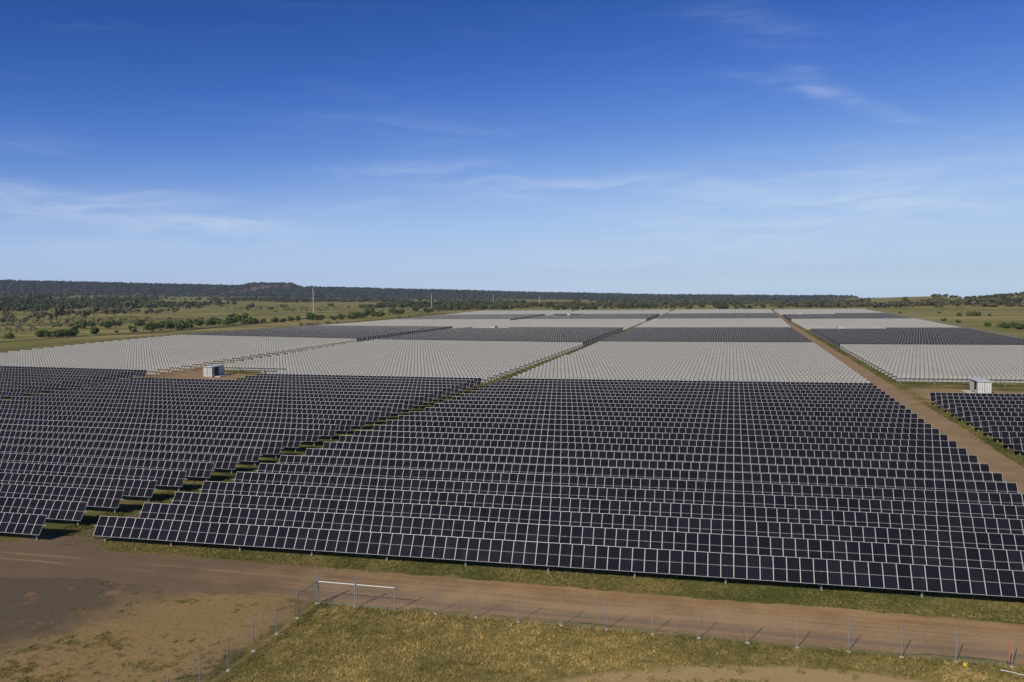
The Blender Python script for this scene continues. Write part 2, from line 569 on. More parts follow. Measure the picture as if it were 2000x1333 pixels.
def mat_ground():
    mt, N = material('ground_cover')
    p = wcoord(N)
    s = N.n('ShaderNodeSeparateXYZ')
    N.link(p, s.inputs[0])
    X, Y = s.outputs[0], s.outputs[1]
    nb = N.noise(p, 0.012, 5, 0.6)       # large patches
    nm = N.noise(p, 0.16, 5, 0.6)
    nf = N.noise(p, 1.9, 6, 0.68)
    nff = N.noise(p, 9.0, 4, 0.65)
    # plain / field grass
    straw = N.mix(nf, (0.25, 0.185, 0.065), (0.33, 0.25, 0.10))
    green = N.mix(nf, (0.060, 0.072, 0.018), (0.13, 0.125, 0.035))
    field = N.mix(N.ramp(N.m('ADD', N.m('MULTIPLY', nm, 0.6), N.m('MULTIPLY', nf, 0.4)), 0.44, 0.66), green, straw)
    lx = N.noise(N.mapping(p, (0.35, 1.6, 1)), 0.012, 5, 0.62)
    far_green = N.mix(nm, (0.135, 0.142, 0.030), (0.215, 0.198, 0.058))
    far_straw = N.mix(nm, (0.27, 0.215, 0.085), (0.36, 0.28, 0.125))
    far = N.mix(N.ramp(lx, 0.45, 0.64), far_green, far_straw)
    dist = N.n('ShaderNodeVectorMath', operation='LENGTH')
    N.link(p, dist.inputs[0])
    inx = N.m('MULTIPLY', N.m('GREATER_THAN', X, -330.0), N.m('LESS_THAN', X, 128.0))
    inf = N.m('MULTIPLY', inx, N.m('LESS_THAN', Y, 930.0))
    col = N.mix(inf, far, field)
    # forested country beyond: dark litter
    rx, ry = MESA
    col = N.mix(N.ramp(dist.outputs['Value'], 2600, 3800), col, N.mix(nb, (0.05, 0.05, 0.028), (0.10, 0.09, 0.05)))
    mdx = N.m('DIVIDE', N.m('SUBTRACT', X, rx), 75.0)
    mdy = N.m('DIVIDE', N.m('SUBTRACT', Y, ry), 420.0)
    mm = N.ramp(N.m('ADD', N.m('MULTIPLY', mdx, mdx), N.m('MULTIPLY', mdy, mdy)), 1.0, 0.3)
    col = N.mix(N.m('MULTIPLY', mm, 0.45), col, (0.22, 0.12, 0.085))
    # bare soil on the left of the fence corner, patchy
    soil = N.mix(nm, (0.235, 0.158, 0.066), (0.335, 0.235, 0.104))
    soil = N.mix(N.m('MULTIPLY', N.ramp(nf, 0.50, 0.70), 0.75), soil, (0.19, 0.125, 0.062))
    gr = N.noise(N.mapping(p, (1, 1, 1), (13, 7, 0)), 0.13, 4, 0.55)
    gr2 = N.noise(p, 0.7, 6, 0.7)
    gx = N.m('ADD', N.m('ADD', X, N.m('MULTIPLY', gr, 18.0)), N.m('ADD', N.m('MULTIPLY', gr2, 7.0), N.m('MULTIPLY', N.m('SUBTRACT', 55.0, Y), 0.35)))
    gravel = N.mix(nff, (0.070, 0.055, 0.038), (0.145, 0.112, 0.077))
    soil = N.mix(N.m('MULTIPLY', N.ramp(N.m('MULTIPLY', gx, -1.0), 37.0, 47.0), 0.92), soil, gravel)
    jx = N.m('ADD', X, N.m('MULTIPLY', N.m('SUBTRACT', nm, 0.5), 5.0))
    jy = N.m('ADD', Y, N.m('MULTIPLY', N.m('SUBTRACT', nm, 0.5), 3.0))
    left = N.m('MULTIPLY', N.ramp(N.m('MULTIPLY', jx, -1.0), 35.6, 36.8), N.m('LESS_THAN', Y, 72.0))
    tufty = N.ramp(N.noise(p, 1.3, 6, 0.7), 0.54, 0.64)
    ors = N.ramp(N.noise(p, 0.35, 4, 0.6), 0.58, 0.68)
    soil = N.mix(N.m('MULTIPLY', ors, 0.55), soil, (0.30, 0.165, 0.07))
    soil_t = N.mix(N.m('MULTIPLY', tufty, N.ramp(jy, 62.0, 52.0)), soil, green)
    col = N.mix(left, col, soil_t)
    # paddock inside the fence corner
    pad = N.m('MULTIPLY', N.m('GREATER_THAN', X, -36.2), N.m('LESS_THAN', Y, 66.5))
    pg = N.mix(nf, (0.15, 0.13, 0.038), (0.24, 0.185, 0.06))
    ps = N.mix(nf, (0.31, 0.22, 0.075), (0.40, 0.29, 0.11))
    padc = N.mix(N.ramp(N.m('ADD', N.m('MULTIPLY', nm, 0.45), N.m('MULTIPLY', nf, 0.55)), 0.46, 0.64), pg, ps)
    # bare sandy patch in the near right corner
    bl = N.m('SUBTRACT', N.m('SUBTRACT', 63.1, N.m('MULTIPLY', N.m('POWER', N.m('ABSOLUTE', N.m('SUBTRACT', X, 6.5)), 2.0), 0.019)), jy)
    bare = N.ramp(bl, 0.0, 1.4)
    padc = N.mix(bare, padc, N.mix(nf, (0.35, 0.245, 0.105), (0.44, 0.32, 0.15)))
    col = N.mix(pad, col, padc)
    b = N.m('ADD', nf, N.m('MULTIPLY', nff, 0.5))
    finish(N, col, 0.95, 0.0, 0.1, b, bump_d=0.10, bump_s=0.7)
    return mt


def mat_dirt(name, a, b2, grey, gx0, gx1):
    mt, N = material(name)
    p = wcoord(N)
    s = N.n('ShaderNodeSeparateXYZ')
    N.link(p, s.inputs[0])
    nm = N.noise(p, 0.22, 5, 0.6)
    st = N.noise(N.mapping(p, (0.05, 1.3, 1)), 1.0, 5, 0.6)
    nf = N.noise(p, 7.0, 5, 0.7)
    c = N.mix(N.ramp(N.m('ADD', N.m('MULTIPLY', nm, 0.5), N.m('MULTIPLY', st, 0.5)), 0.40, 0.60), a, b2)
    gxx = N.m('ADD', s.outputs[0], N.m('MULTIPLY', N.m('SUBTRACT', nm, 0.5), 26.0))
    g = N.ramp(gxx, gx1, gx0)
    g = N.m('MULTIPLY', g, 0.85)
    c = N.mix(g, c, grey)
    # darker gravelly wheel line next to the fence
    wy = N.m('ADD', s.outputs[1], N.m('MULTIPLY', N.m('SUBTRACT', nm, 0.5), 1.2))
    wl = N.m('MULTIPLY', N.ramp(N.m('ABSOLUTE', N.m('SUBTRACT', wy, 67.9)), 0.75, 0.15), N.ramp(st, 0.35, 0.55))
    c = N.mix(N.m('MULTIPLY', wl, 0.55), c, (0.15, 0.105, 0.07))
    cl_ = N.ramp(N.noise(p, 2.6, 6, 0.75), 0.50, 0.66)
    c = N.mix(N.m('MULTIPLY', cl_, 0.35), c, (0.165, 0.105, 0.058))
    for yy in (69.7, 71.5):
        ru = N.m('MULTIPLY', N.ramp(N.m('ABSOLUTE', N.m('SUBTRACT', wy, yy)), 0.34, 0.08), N.ramp(N.noise(N.mapping(p, (0.12, 0.6, 1)), 1.0, 4, 0.6), 0.40, 0.6))
        c = N.mix(N.m('MULTIPLY', ru, 0.5), c, (0.36, 0.25, 0.135))
    spk = N.ramp(nf, 0.60, 0.75)
    c = N.mix(N.m('MULTIPLY', spk, 0.22), c, (0.42, 0.33, 0.24))
    c = N.mix(N.m('MULTIPLY', N.ramp(nf, 0.42, 0.3), 0.25), c, (0.12, 0.085, 0.06))
    finish(N, c, 0.95, 0.0, 0.1, N.m('ADD', nf, st), bump_d=0.04, bump_s=0.6)
    return mt


M['ground'] = mat_ground()
M['dirt'] = mat_dirt('red_brown_dirt', (0.285, 0.178, 0.084), (0.385, 0.250, 0.120), (0.135, 0.100, 0.066), -58.0, -16.0)
M['dirt2'] = mat_dirt('brown_gravel', (0.25, 0.172, 0.092), (0.325, 0.228, 0.122), (0.22, 0.16, 0.09), -900.0, -800.0)
mt, N = material('sandy_soil')
nn = N.noise(wcoord(N), 0.5, 5, 0.65)
finish(N, N.mix(N.ramp(nn, 0.35, 0.65), (0.26, 0.19, 0.085), (0.40, 0.30, 0.15)), 0.95, 0, 0.1)
M['sand'] = mt
mt, N = material('ballast')
nn = N.noise(wcoord(N), 1.5, 5, 0.65)
finish(N, N.mix(nn, (0.055, 0.045, 0.04), (0.12, 0.10, 0.085)), 0.95, 0, 0.1)
M['ballast'] = mt
mt, N = material('bitumen')
nn = N.noise(wcoord(N), 0.5, 5, 0.65)
finish(N, N.mix(nn, (0.10, 0.10, 0.098), (0.15, 0.148, 0.14)), 0.9, 0, 0.1)
M['bitumen'] = mt

# ------------------------------------------------------------------ ground sheet
azs = np.concatenate([np.arange(-56, 26, 0.25), np.arange(26, 304, 4.0)])
azr = np.radians(azs)
rads = np.concatenate([[0.0, 12, 24], np.geomspace(34, 900, 90), np.linspace(910, 1800, 60), np.geomspace(1830, 5200, 70), [5500, 6000]])
AA, RR = np.meshgrid(azr, rads)
gx, gy = np.sin(AA) * RR, np.cos(AA) * RR
gz = terrain(gx, gy)
nA, nR = len(azs), len(rads)
idx = np.arange(nA * nR).reshape(nR, nA)
nxt = np.roll(idx, -1, axis=1)
gf = np.stack([idx[:-1], idx[1:], nxt[1:], nxt[:-1]], -1).reshape(-1, 4)
gme = mesh_np('ground', np.stack([gx, gy, gz], -1).reshape(-1, 3), gf, M['ground'], smooth=True)
tag(obj('ground', gme), 'grassy plain under and around the solar field, rising to a dark ridge', kind='structure')


# ------------------------------------------------------------------ roads as thin sheets with ragged edges
def strip(name, left, right, mat, dz, label, n=400, jit=0.4, cross=6, js=1.6, wob=None):
    """left/right: polylines (x,y) of equal parameter"""
    def res(pl):
        pl = np.array(pl, float)
        d = np.concatenate([[0], np.cumsum(np.hypot(*np.diff(pl, axis=0).T))])
        t = np.linspace(0, d[-1], n)
        return np.stack([np.interp(t, d, pl[:, 0]), np.interp(t, d, pl[:, 1])], -1)
    a, b = res(left), res(right)
    dr = b - a
    dr /= np.maximum(np.hypot(dr[:, 0], dr[:, 1])[:, None], 1e-6)
    ja = (fnoise(a[:, 0], a[:, 1], js) - 0.5) * 2 * jit + (vnoise(a[:, 0], a[:, 1], js * 6) - 0.5) * 2 * jit
    jb = (fnoise(b[:, 0] + 50, b[:, 1], js) - 0.5) * 2 * jit + (vnoise(b[:, 0] + 9, b[:, 1], js * 6) - 0.5) * 2 * jit
    if wob is not None:
        ja = ja + wob(a[:, 0]) * (fnoise(a[:, 0], a[:, 1], 7.0) - 0.62) * 2
    a = a + dr * ja[:, None]
    b = b + dr * jb[:, None]
    ts = np.linspace(0, 1, cross)
    P = a[:, None, :] * (1 - ts)[None, :, None] + b[:, None, :] * ts[None, :, None]
    z = terrain(P[..., 0], P[..., 1]) + dz
    V = np.concatenate([P, z[..., None]], -1).reshape(-1, 3)
    ii = np.arange(n * cross).reshape(n, cross)
    F = np.stack([ii[:-1, :-1], ii[1:, :-1], ii[1:, 1:], ii[:-1, 1:]], -1).reshape(-1, 4)
    # keep normals up
    v0 = V[F[0]]
    if np.cross(v0[1] - v0[0], v0[2] - v0[0])[2] < 0:
        F = F[:, ::-1]
    return tag(obj(name, mesh_np(name, V, F, mat, smooth=True)), label, kind='structure')


strip('dirt_track', [(-260, 66.4), (-36, 66.4), (140, 66.4)], [(-260, 74.4), (-36, 74.4), (140, 74.6)], M['dirt'], 0.012,
      'wide reddish brown dirt track between the fence and the front panel row', n=1800, jit=0.35, wob=lambda x: np.clip((-38 - x) / 8, 0, 1) * 2.6)
strip('dirt_road', [(34.4, 70), (34.2, 240), (33.2, 400), (32.0, 520), (33.2, 930)], [(41.3, 70), (40.6, 240), (39.0, 400), (37.6, 520), (36.0, 930)], M['dirt2'], 0.022,
      'brown dirt road running straight away between two panel blocks', n=900, jit=0.35)
strip('service_pad', [(39.5, 224), (56, 224), (72, 225)], [(39.5, 239), (56, 238), (72, 233)], M['dirt2'], 0.030,
      'brown gravel spur leading to the right hand inverter cabin', n=160, jit=0.5)
strip('bare_verge', [(39.9, 210), (50, 211), (84, 211)], [(39.9, 224.0), (50, 224), (84, 224.2)], M['sand'], 0.016,
      'pale sandy verge beside the right hand inverter cabin', n=160, jit=0.8)
strip('service_track', [(-186, 227), (-171, 225), (-146, 226)], [(-184, 258), (-170, 246), (-146, 238)], M['dirt2'], 0.026,
      'brown dirt track curving past the left inverter cabin', n=160, jit=0.5)
strip('worn_path', [(-79, 74.0), (-72.5, 81), (-72.3, 90)], [(-66, 74.2), (-69.2, 80), (-70.2, 90)], M['dirt'], 0.018,
      'worn dirt path turning off the track between two panel blocks', n=80, jit=0.3)
RAIL = [plan(-160, 690), plan(0, 673), plan(175, 661), plan(350, 648), plan(600, 619.5), plan(830, 606), plan(1000, 599.5)]


def offs(pl, w):
    pl = np.array(pl)
    t = np.gradient(pl, axis=0)
    t /= np.hypot(t[:, 0], t[:, 1])[:, None]
    nrm = np.stack([t[:, 1], -t[:, 0]], -1)
    return [tuple(p) for p in pl + nrm * w]


strip('railway_bed', offs(RAIL, -3.5), offs(RAIL, 3.5), M['ballast'], 0.35, 'dark ballast bed of a railway crossing the left plain', n=400, jit=0.5, cross=5)
ROADL = [plan(-100, 640), plan(140, 633), plan(240, 627.5), plan(350, 620.5), plan(450, 615), plan(650, 607.5), plan(850, 600)]
strip('sealed_road', offs(ROADL, -4), offs(ROADL, 4), M['bitumen'], 0.25, 'thin grey sealed road far across the left plain', n=300, jit=0.3, cross=4)

# ------------------------------------------------------------------ solar trackers
MW, ML, MT_ = 1.134, 2.278, 0.035
PITCH = 1.154
TILT = 57.0


def module_arrays(simple=False):
    w, l = MW / 2, ML / 2
    fw = 0.020
    V, F, MI, UV = [], [], [], []

    def ring(x, y, z):
        b = len(V)
        V.extend([(-x, -y, z), (x, -y, z), (x, y, z), (-x, y, z)])
        return b
    a = ring(w, l, 0)
    b = ring(w - fw, l - fw, -0.003)

    def quad(q, mi, uv=None):
        F.append(q)
        MI.append(mi)
        UV.extend(uv or [(0.5, 0.25)] * 4)
    for i in range(4):
        j = (i + 1) % 4
        quad((a + i, a + j, b + j, b + i), 0)
    quad((b, b + 1, b + 2, b + 3), 1, [(0, 0), (1, 0), (1, 1), (0, 1)])
    if simple:
        c = ring(w, l, -0.03)
        quad((c + 3, c + 2, c + 1, c), 2, [(0, 1), (1, 1), (1, 0), (0, 0)])
    else:
        c = ring(w, l, -MT_)
        d = ring(w - fw, l - fw, -MT_)
        e = ring(w - fw, l - fw, -0.008)
        for i in range(4):
            j = (i + 1) % 4
            quad((a + j, a + i, c + i, c + j), 0)
            quad((c + j, c + i, d + i, d + j), 0)
            quad((d + j, d + i, e + i, e + j), 0)
        quad((e + 3, e + 2, e + 1, e), 2, [(0.1, 1), (0.9, 1), (0.9, 0), (0.1, 0)])
        # junction boxes and the two mounting rails under the module
    return np.array(V, float), np.array(F), np.array(MI), np.array(UV)


MV, MF, MMI, MUV = module_arrays()
SV, SF, SMI, SUV = module_arrays(True)
MODMATS = [M['frame'], M['cells'], M['back'], M['purlin']]
module_me = mesh_np('solar_module', MV, MF, MODMATS, MMI, MUV)
OFF = 0.13            # module plane above the torque tube axis


def rail_box(mb, x, mi=0):
    mb.box((x, 0, -MT_ - 0.03), (0.05, 1.1, 0.06), mi)


def strip_mesh(n, simple=False):
    v, f, mi, uv = (SV, SF, SMI, SUV) if simple else (MV, MF, MMI, MUV)
    xs = (np.arange(n) - (n - 1) / 2) * PITCH
    VV = np.concatenate([v + np.array([x, 0, 0]) for x in xs])
    FF = np.concatenate([f + i * len(v) for i in range(n)])
    MI = np.tile(mi, n)
    UU = np.tile(uv, (n, 1))
    if not simple:
        # mounting rails under the gaps between the modules
        rb = MB()
        for x in (np.arange(n + 1) - n / 2) * PITCH:
            rb.box((x, 0, -MT_ - 0.035), (0.09, 2.24, 0.06))
        rv = np.array([tuple(p) for p in rb.v])
        rf = np.array(rb.f)
        FF = np.concatenate([FF, rf + len(VV)])
        VV = np.concatenate([VV, rv])
        MI = np.concatenate([MI, np.full(len(rf), 3)])
        UU = np.concatenate([UU, np.full((len(rf) * 4, 2), 0.3)])
    return mesh_np('module_strip', VV, FF, MODMATS, MI, UU)


STRIPS, TUBES, POSTSETS = {}, {}, {}


def get_strip(n):
    if n not in STRIPS:
        STRIPS[n] = strip_mesh(n)
    return STRIPS[n]


def get_tube(n):
    if n not in TUBES:
        mb = MB()
        L = n * PITCH / 2 + 0.38
        mb.tube((-L, 0, 0), (L, 0, 0), 0.075, n=8)
        TUBES[n] = mb.mesh('torque_tube', M['galv'])
    return TUBES[n]


TUBE_Z = 1.76
pm = MB()
pm.box((0, 0, -0.06 - 0.92), (0.012, 0.15, 2.06))        # I-section web
pm.box((0, 0.08, -0.06 - 0.92), (0.16, 0.010, 2.06))
pm.box((0, -0.08, -0.06 - 0.92), (0.16, 0.010, 2.06))
pm.box((0, 0, 0.0), (0.22, 0.26, 0.24))                         # bearing housing
post_me = pm.mesh('post', M['galv'])


def post_xs(n):
    half = n * PITCH / 2
    k = max(2, int(round((2 * half - 2.0) / 8.08)) + 1)
    return np.linspace(-half + 1.0, half - 1.0, k)


def get_posts(n):
    if n not in POSTSETS:
        mb = MB()
        for x in post_xs(n):
            mb.box((x, 0, -0.95), (0.15, 0.15, 1.95))
        POSTSETS[n] = mb.mesh('support_posts', M['galv'])
    return POSTSETS[n]


ROW0, RP = 76.95, 5.80
HOLE = {23, 24, 25, 26, 27, 28, 73, 74, 75, 76, 115, 116, 117, 118, 119}
COLS = {
    'C': dict(xl=([70, 78, 100, 150, 222, 386, 910], [-69.9, -69.4, -67.6, -65.0, -62.4, -61.6, -64.0]),
              xr=([70, 224, 386, 521, 910], [33.6, 33.0, 31.9, 30.6, 32.6]), dy=0.0, turn=0.022, bounds=(25, 52, 75, 99, 120, 142), hole=None),
    'L': dict(xl=([70, 172, 390, 900], [-169, -169, -169.5, -167]),
              xr=([70, 83, 110, 150, 221, 380, 900], [-75.4, -74.8, -73.3, -71.0, -68.6, -67.2, -68.7]), dy=-1.1, turn=0.008, bounds=(25, 51, 75, 99, 120, 142), hole=(-171, -137.5)),
    'LL': dict(xl=([70, 900], [-279, -279]), xr=([70, 172, 390, 900], [-177.5, -177.5, -178.5, -175]), dy=-0.6, turn=0.0, bounds=(25, 51, 75, 99, 120, 142), hole=None),
    'R': dict(xl=([70, 150, 250, 375, 500, 640, 900], [42.8, 42.5, 42.0, 41.0, 39.8, 38.0, 36.2]),
              xr=([70, 900], [121.5, 121.5]), dy=1.2, turn=0.01, bounds=(25, 50, 74, 97, 118, 140), hole=(30, 80.0)),
}
COLDESC = {'C': 'centre block left of dirt road', 'L': 'block left of grassy aisle',
           'LL': 'leftmost block', 'R': 'block right of dirt road'}


def ordinal(n):
    names = ['', 'first', 'second', 'third', 'fourth', 'fifth', 'sixth', 'seventh', 'eighth', 'ninth', 'tenth', 'eleventh', 'twelfth']
    if n < len(names):
        return names[n]
    suf = 'th' if 10 <= n % 100 <= 20 else {1: 'st', 2: 'nd', 3: 'rd'}.get(n % 10, 'th')
    return '%d%s' % (n, suf)


far_V, far_F, far_MI, far_UV, far_n = [], [], [], [], 0
pos_V, pos_F = [], []
counts = {}
n_rows = n_mods = 0
for cname, cd in COLS.items():
    for k in range(cd['bounds'][-1] + 1):
        seg = next(i for i, b in enumerate(cd['bounds']) if k <= b)
        dark = seg % 2 == 0
        y = ROW0 + RP * k + cd['dy']
        x0 = float(np.interp(y, *cd['xl'])) * 0.99
        x1 = float(np.interp(y, *cd['xr'])) * 0.99
        if cd['hole'] and k in HOLE:
            x0 = max(x0, cd['hole'][1])
        turn = cd['turn'] * min(1.0, max(0.0, (390 - y) / 150))
        piv = x0 if cname in 'CR' else x1
        # keep what the photograph could show
        xs = np.arange(x0, x1 + 0.01, PITCH / 2)
        px, py = project(xs, np.full_like(xs, y), terrain(xs, np.full_like(xs, y)) + 1.5)
        ok = (px > -450) & (px < 2500) & (py < 1500)
        if ok.sum() < 3:
            continue
        xa, xb = xs[ok][0], xs[ok][-1]
        # anchor the seams at the right hand (C, L, LL) or left hand (R) end
        n_all = int((x1 - x0) / PITCH)
        if cname == 'R':
            n = int(min(n_all, math.ceil((xb - x0) / PITCH)))
            i0 = max(0, int((xa - x0) / PITCH))
            xs0, xe0 = x0 + i0 * PITCH, x0 + n * PITCH
        else:
            n = int(min(n_all, math.ceil((x1 - xa) / PITCH)))
            i0 = max(0, int((x1 - xb) / PITCH))
            xs0, xe0 = x1 - n * PITCH, x1 - i0 * PITCH
        n = int(round((xe0 - xs0) / PITCH))
        if n < 2:
            continue
        xc = (xs0 + xe0) / 2
        za, zb = tz(xs0, y), tz(xe0, y)
        zc = (za + zb) / 2
        yc = y + turn * (xc - piv)
        slope = math.atan2(zb - za, xe0 - xs0)
        tilt = math.radians(TILT + random.uniform(-1, 1) * (0.9 if seg == 0 else 0.35)) * (1 if dark else -1)
        dzr = random.uniform(-1, 1) * (0.05 if seg == 0 else 0.025)
        offv = (0.0, -math.sin(tilt) * OFF, TUBE_Z + math.cos(tilt) * OFF)
        if seg >= 3:
            Rx = np.array(Matrix.Rotation(tilt, 3, 'X'))
            xi = xs0 + (np.arange(n) + 0.5) * PITCH
            base = SV @ Rx.T
            cz = zc + (xi - xc) * math.tan(slope) + offv[2] + dzr
            vv = base[None] + np.stack([xi, np.full(n, y + offv[1]), cz], -1)[:, None, :]
            far_V.append(vv.reshape(-1, 3))
            far_F.append((SF[None] + (far_n + np.arange(n) * len(SV))[:, None, None]).reshape(-1, 4))
            far_n += n * len(SV)
            far_MI.append(np.tile(SMI, n))
            far_UV.append(np.tile(SUV, (n, 1)))
            continue
        key = (cname, seg)
        counts[key] = counts.get(key, 0) + 1
        root = empty('solar_tracker', (xc, yc, zc + dzr), (0, -slope, math.atan(turn)))
        face = ['near dark band', 'pale band', 'far dark band'][seg]
        tag(root, '%s of solar panels, %s row back, %s' % (face, ordinal(counts[key]), COLDESC[cname]), 'solar tracker',
            'solar tracker rows, ' + ('near dark bands', 'pale band', 'far dark band')[seg])
        n_rows += 1
        obj('torque_tube', get_tube(n), root, (0, 0, TUBE_Z))
        if seg == 0:
            for i in range(n):
                x = (i - (n - 1) / 2) * PITCH
                o = obj('solar_module', module_me, root, (x, offv[1], offv[2]), (tilt + random.uniform(-0.004, 0.004), 0, 0))
                n_mods += 1
            for x in post_xs(n):
                obj('post', post_me, root, (x, 0, TUBE_Z))
        else:
            tag(obj('module_strip', get_strip(n), root, (0, offv[1], offv[2]), (tilt, 0, 0)), kind='stuff')
            first_white = seg == 1 and (counts[key] <= 2 or (cname == 'L' and k <= 30))
            if first_white:
                for x in post_xs(n):
                    obj('post', post_me, root, (x, 0, TUBE_Z))
            else:
                tag(obj('support_posts', get_posts(n), root, (0, 0, TUBE_Z)), kind='stuff')
fme = mesh_np('solar_panel_rows', np.concatenate(far_V), np.concatenate(far_F), MODMATS, np.concatenate(far_MI), np.concatenate(far_UV))
tag(obj('solar_panel_rows', fme), 'distant mass of alternating pale and grey solar panel rows up to the tree line', 'solar panels', kind='stuff')
print('tracker rows', n_rows, 'modules', n_mods, 'far modules', far_n // len(SV))

# ------------------------------------------------------------------ inverter cabins
def corrugated(mb, x0, x1, y, z0, z1, face, step=0.28, d=0.035, mi=0):
    """trapezoid sheet in the xz plane at depth y (face=-1 looks to -y)"""
    n = max(2, int((x1 - x0) / step))
    xs = np.linspace(x0, x1, n * 4 + 1)
    prof = [0, 0, 1, 1]
    vs = []
    for i, x in enumerate(xs):
        yy = y + face * (-d if prof[i % 4] else 0)
        vs += [(x, yy, z0), (x, yy, z1)]
    fs = [(2 * i, 2 * i + 2, 2 * i + 3, 2 * i + 1) for i in range(len(xs) - 1)]
    mb.add(vs, fs, mi)


def cabin(x, y, w, l, h, side, label, detail=True):
    """cabin with its end towards -y; its open long side towards side*x"""
    z = tz(x, y)
    root = empty('inverter_cabin', (x, y, z))
    tag(root, label, 'cabin', 'inverter cabins in the solar field')
    b = 0.32
    m1 = MB()
    m1.box((0, 0, b + 0.06), (w - 0.12, l - 0.12, 0.12))
    m1.box((-side * (w / 2 - 0.06), 0, b + h / 2), (0.06, l - 0.16, h))                 # closed long wall
    m1.box((0, l / 2 - 0.07, b + h / 2), (w - 0.2, 0.06, h - 0.02))                      # back end wall
    for yy in (-l / 2 + 0.75, l / 2 - 0.75):
        m1.box((side * (w / 2 - 0.06), yy, b + h / 2), (0.06, 1.3, h))                   # side returns
    m1.box((0, 0, b + h / 2), (0.08, l - 0.3, h - 0.1))
    obj('wall', m1.mesh('wall', M['whitepaint']), root)
    f = MB()
    for sx in (-1, 1):
        for sy in (-1, 1):
            f.box((sx * (w / 2 - 0.05), sy * (l / 2 - 0.05), b + h / 2), (0.14, 0.14, h + 0.1))
    for sx in (-1, 1):
        f.box((sx * (w / 2 - 0.05), 0, b + 0.05), (0.13, l - 0.24, 0.16))
        f.box((sx * (w / 2 - 0.05), 0, b + h - 0.05), (0.13, l - 0.24, 0.14))
    for sy in (-1, 1):
        f.box((0, sy * (l / 2 - 0.05), b + 0.05), (w - 0.24, 0.13, 0.16))
        f.box((0, sy * (l / 2 - 0.05), b + h - 0.05), (w - 0.24, 0.13, 0.14))
    obj('corner_frame', f.mesh('corner_frame', M['whitepaint']), root)
    r = MB()
    rw = w + 0.5
    r.add([(-rw / 2, -l / 2 - 0.3, b + h + 0.06), (rw / 2, -l / 2 - 0.3, b + h + 0.06), (rw / 2, l / 2 + 0.3, b + h + 0.06), (-rw / 2, l / 2 + 0.3, b + h + 0.06),
           (-rw / 2, -l / 2 - 0.3, b + h + 0.14), (rw / 2, -l / 2 - 0.3, b + h + 0.14), (rw / 2, l / 2 + 0.3, b + h + 0.14), (-rw / 2, l / 2 + 0.3, b + h + 0.14),
           (0, -l / 2 - 0.3, b + h + 0.30), (0, l / 2 + 0.3, b + h + 0.30)],
          [(3, 2, 1, 0), (0, 1, 5, 8, 4), (2, 3, 7, 9, 6), (1, 2, 6, 5), (3, 0, 4, 7), (4, 8, 9, 7), (8, 5, 6, 9)])
    obj('roof', r.mesh('roof', M['whitepaint']), root)
    # end doors with bars
    for s in (-1, 1):
        d = MB()
        corrugated(d, s * w / 4 - w / 4 + 0.09, s * w / 4 + w / 4 - 0.09, -l / 2 + 0.01, b + 0.14, b + h - 0.13, -1, 0.42, 0.05)
        door = obj('door', d.mesh('door', M['whitepaint']), root)
        if detail:
            lb = MB()
            for q in (-0.28, 0.28):
                lb.tube((s * w / 4 + q, -l / 2 - 0.05, b + 0.15), (s * w / 4 + q, -l / 2 - 0.05, b + h - 0.15), 0.025, n=6)
            lb.box((s * w / 4 - s * 0.2, -l / 2 - 0.06, b + h * 0.45), (0.3, 0.04, 0.05))
            obj('lock_bar', lb.mesh('lock_bar', M['galv']), door)
    # open side: equipment behind, swung door leaf, louvre
    e = MB()
    e.box((side * 0.35, -l * 0.12, b + h * 0.47), (0.9, l * 0.30, h * 0.8))
    obj('inverter_cabinet', e.mesh('inverter_cabinet', M['darksteel']), root)
    e = MB()
    e.box((side * (w / 2 - 0.05), l * 0.20, b + h * 0.48), (0.05, l * 0.26, h * 0.82))
    obj('side_door', e.mesh('side_door', M['whitepaint']), root)
    for i in range(9):
        lv = MB()
        lv.box((side * (w / 2 + 0.0), -l / 2 + 0.75, b + 0.5 + i * (h - 0.9) / 9), (0.05, 0.95, (h - 0.9) / 9 * 0.6), rot=Matrix.Rotation(math.radians(side * 25), 3, 'Y'))
        if detail:
            obj('louvre', lv.mesh('louvre', M['greenblue']), root)
    p = MB()
    for yy in (-l / 2 + 0.4, l / 2 - 0.4):
        p.box((0, yy, 0.16), (w + 0.1, 0.5, 0.44))
    p.box((side * (w / 2 + 1.2), 0.3, 0.10), (2.1, l - 1.2, 0.24))
    obj('footing', p.mesh('footing', M['concrete']), root)
    return root


cabin(-160.4, 233.5, 3.0, 6.6, 2.85, 1, 'white inverter cabin with dark open side, near the left end of the pale rows')
cabin(58.4, 231.2, 3.0, 6.6, 2.75, -1, 'white inverter cabin at right, behind the dark panels beyond the dirt road')
cabin(-149.0, 513.5, 3.0, 6.0, 2.8, 1, 'small distant inverter cabin at the far dark band left of centre', False)
cabin(56.5, 512.5, 3.0, 6.0, 2.8, -1, 'small distant inverter cabin right of the dirt road, middle distance', False)
cabin(-150.0, 768.0, 3.0, 6.0, 2.8, 1, 'tiny cabin near the tree line, left of the dirt road', False)
cabin(52.0, 768.0, 3.0, 6.0, 2.8, -1, 'tiny cabin near the tree line, right of the dirt road', False)

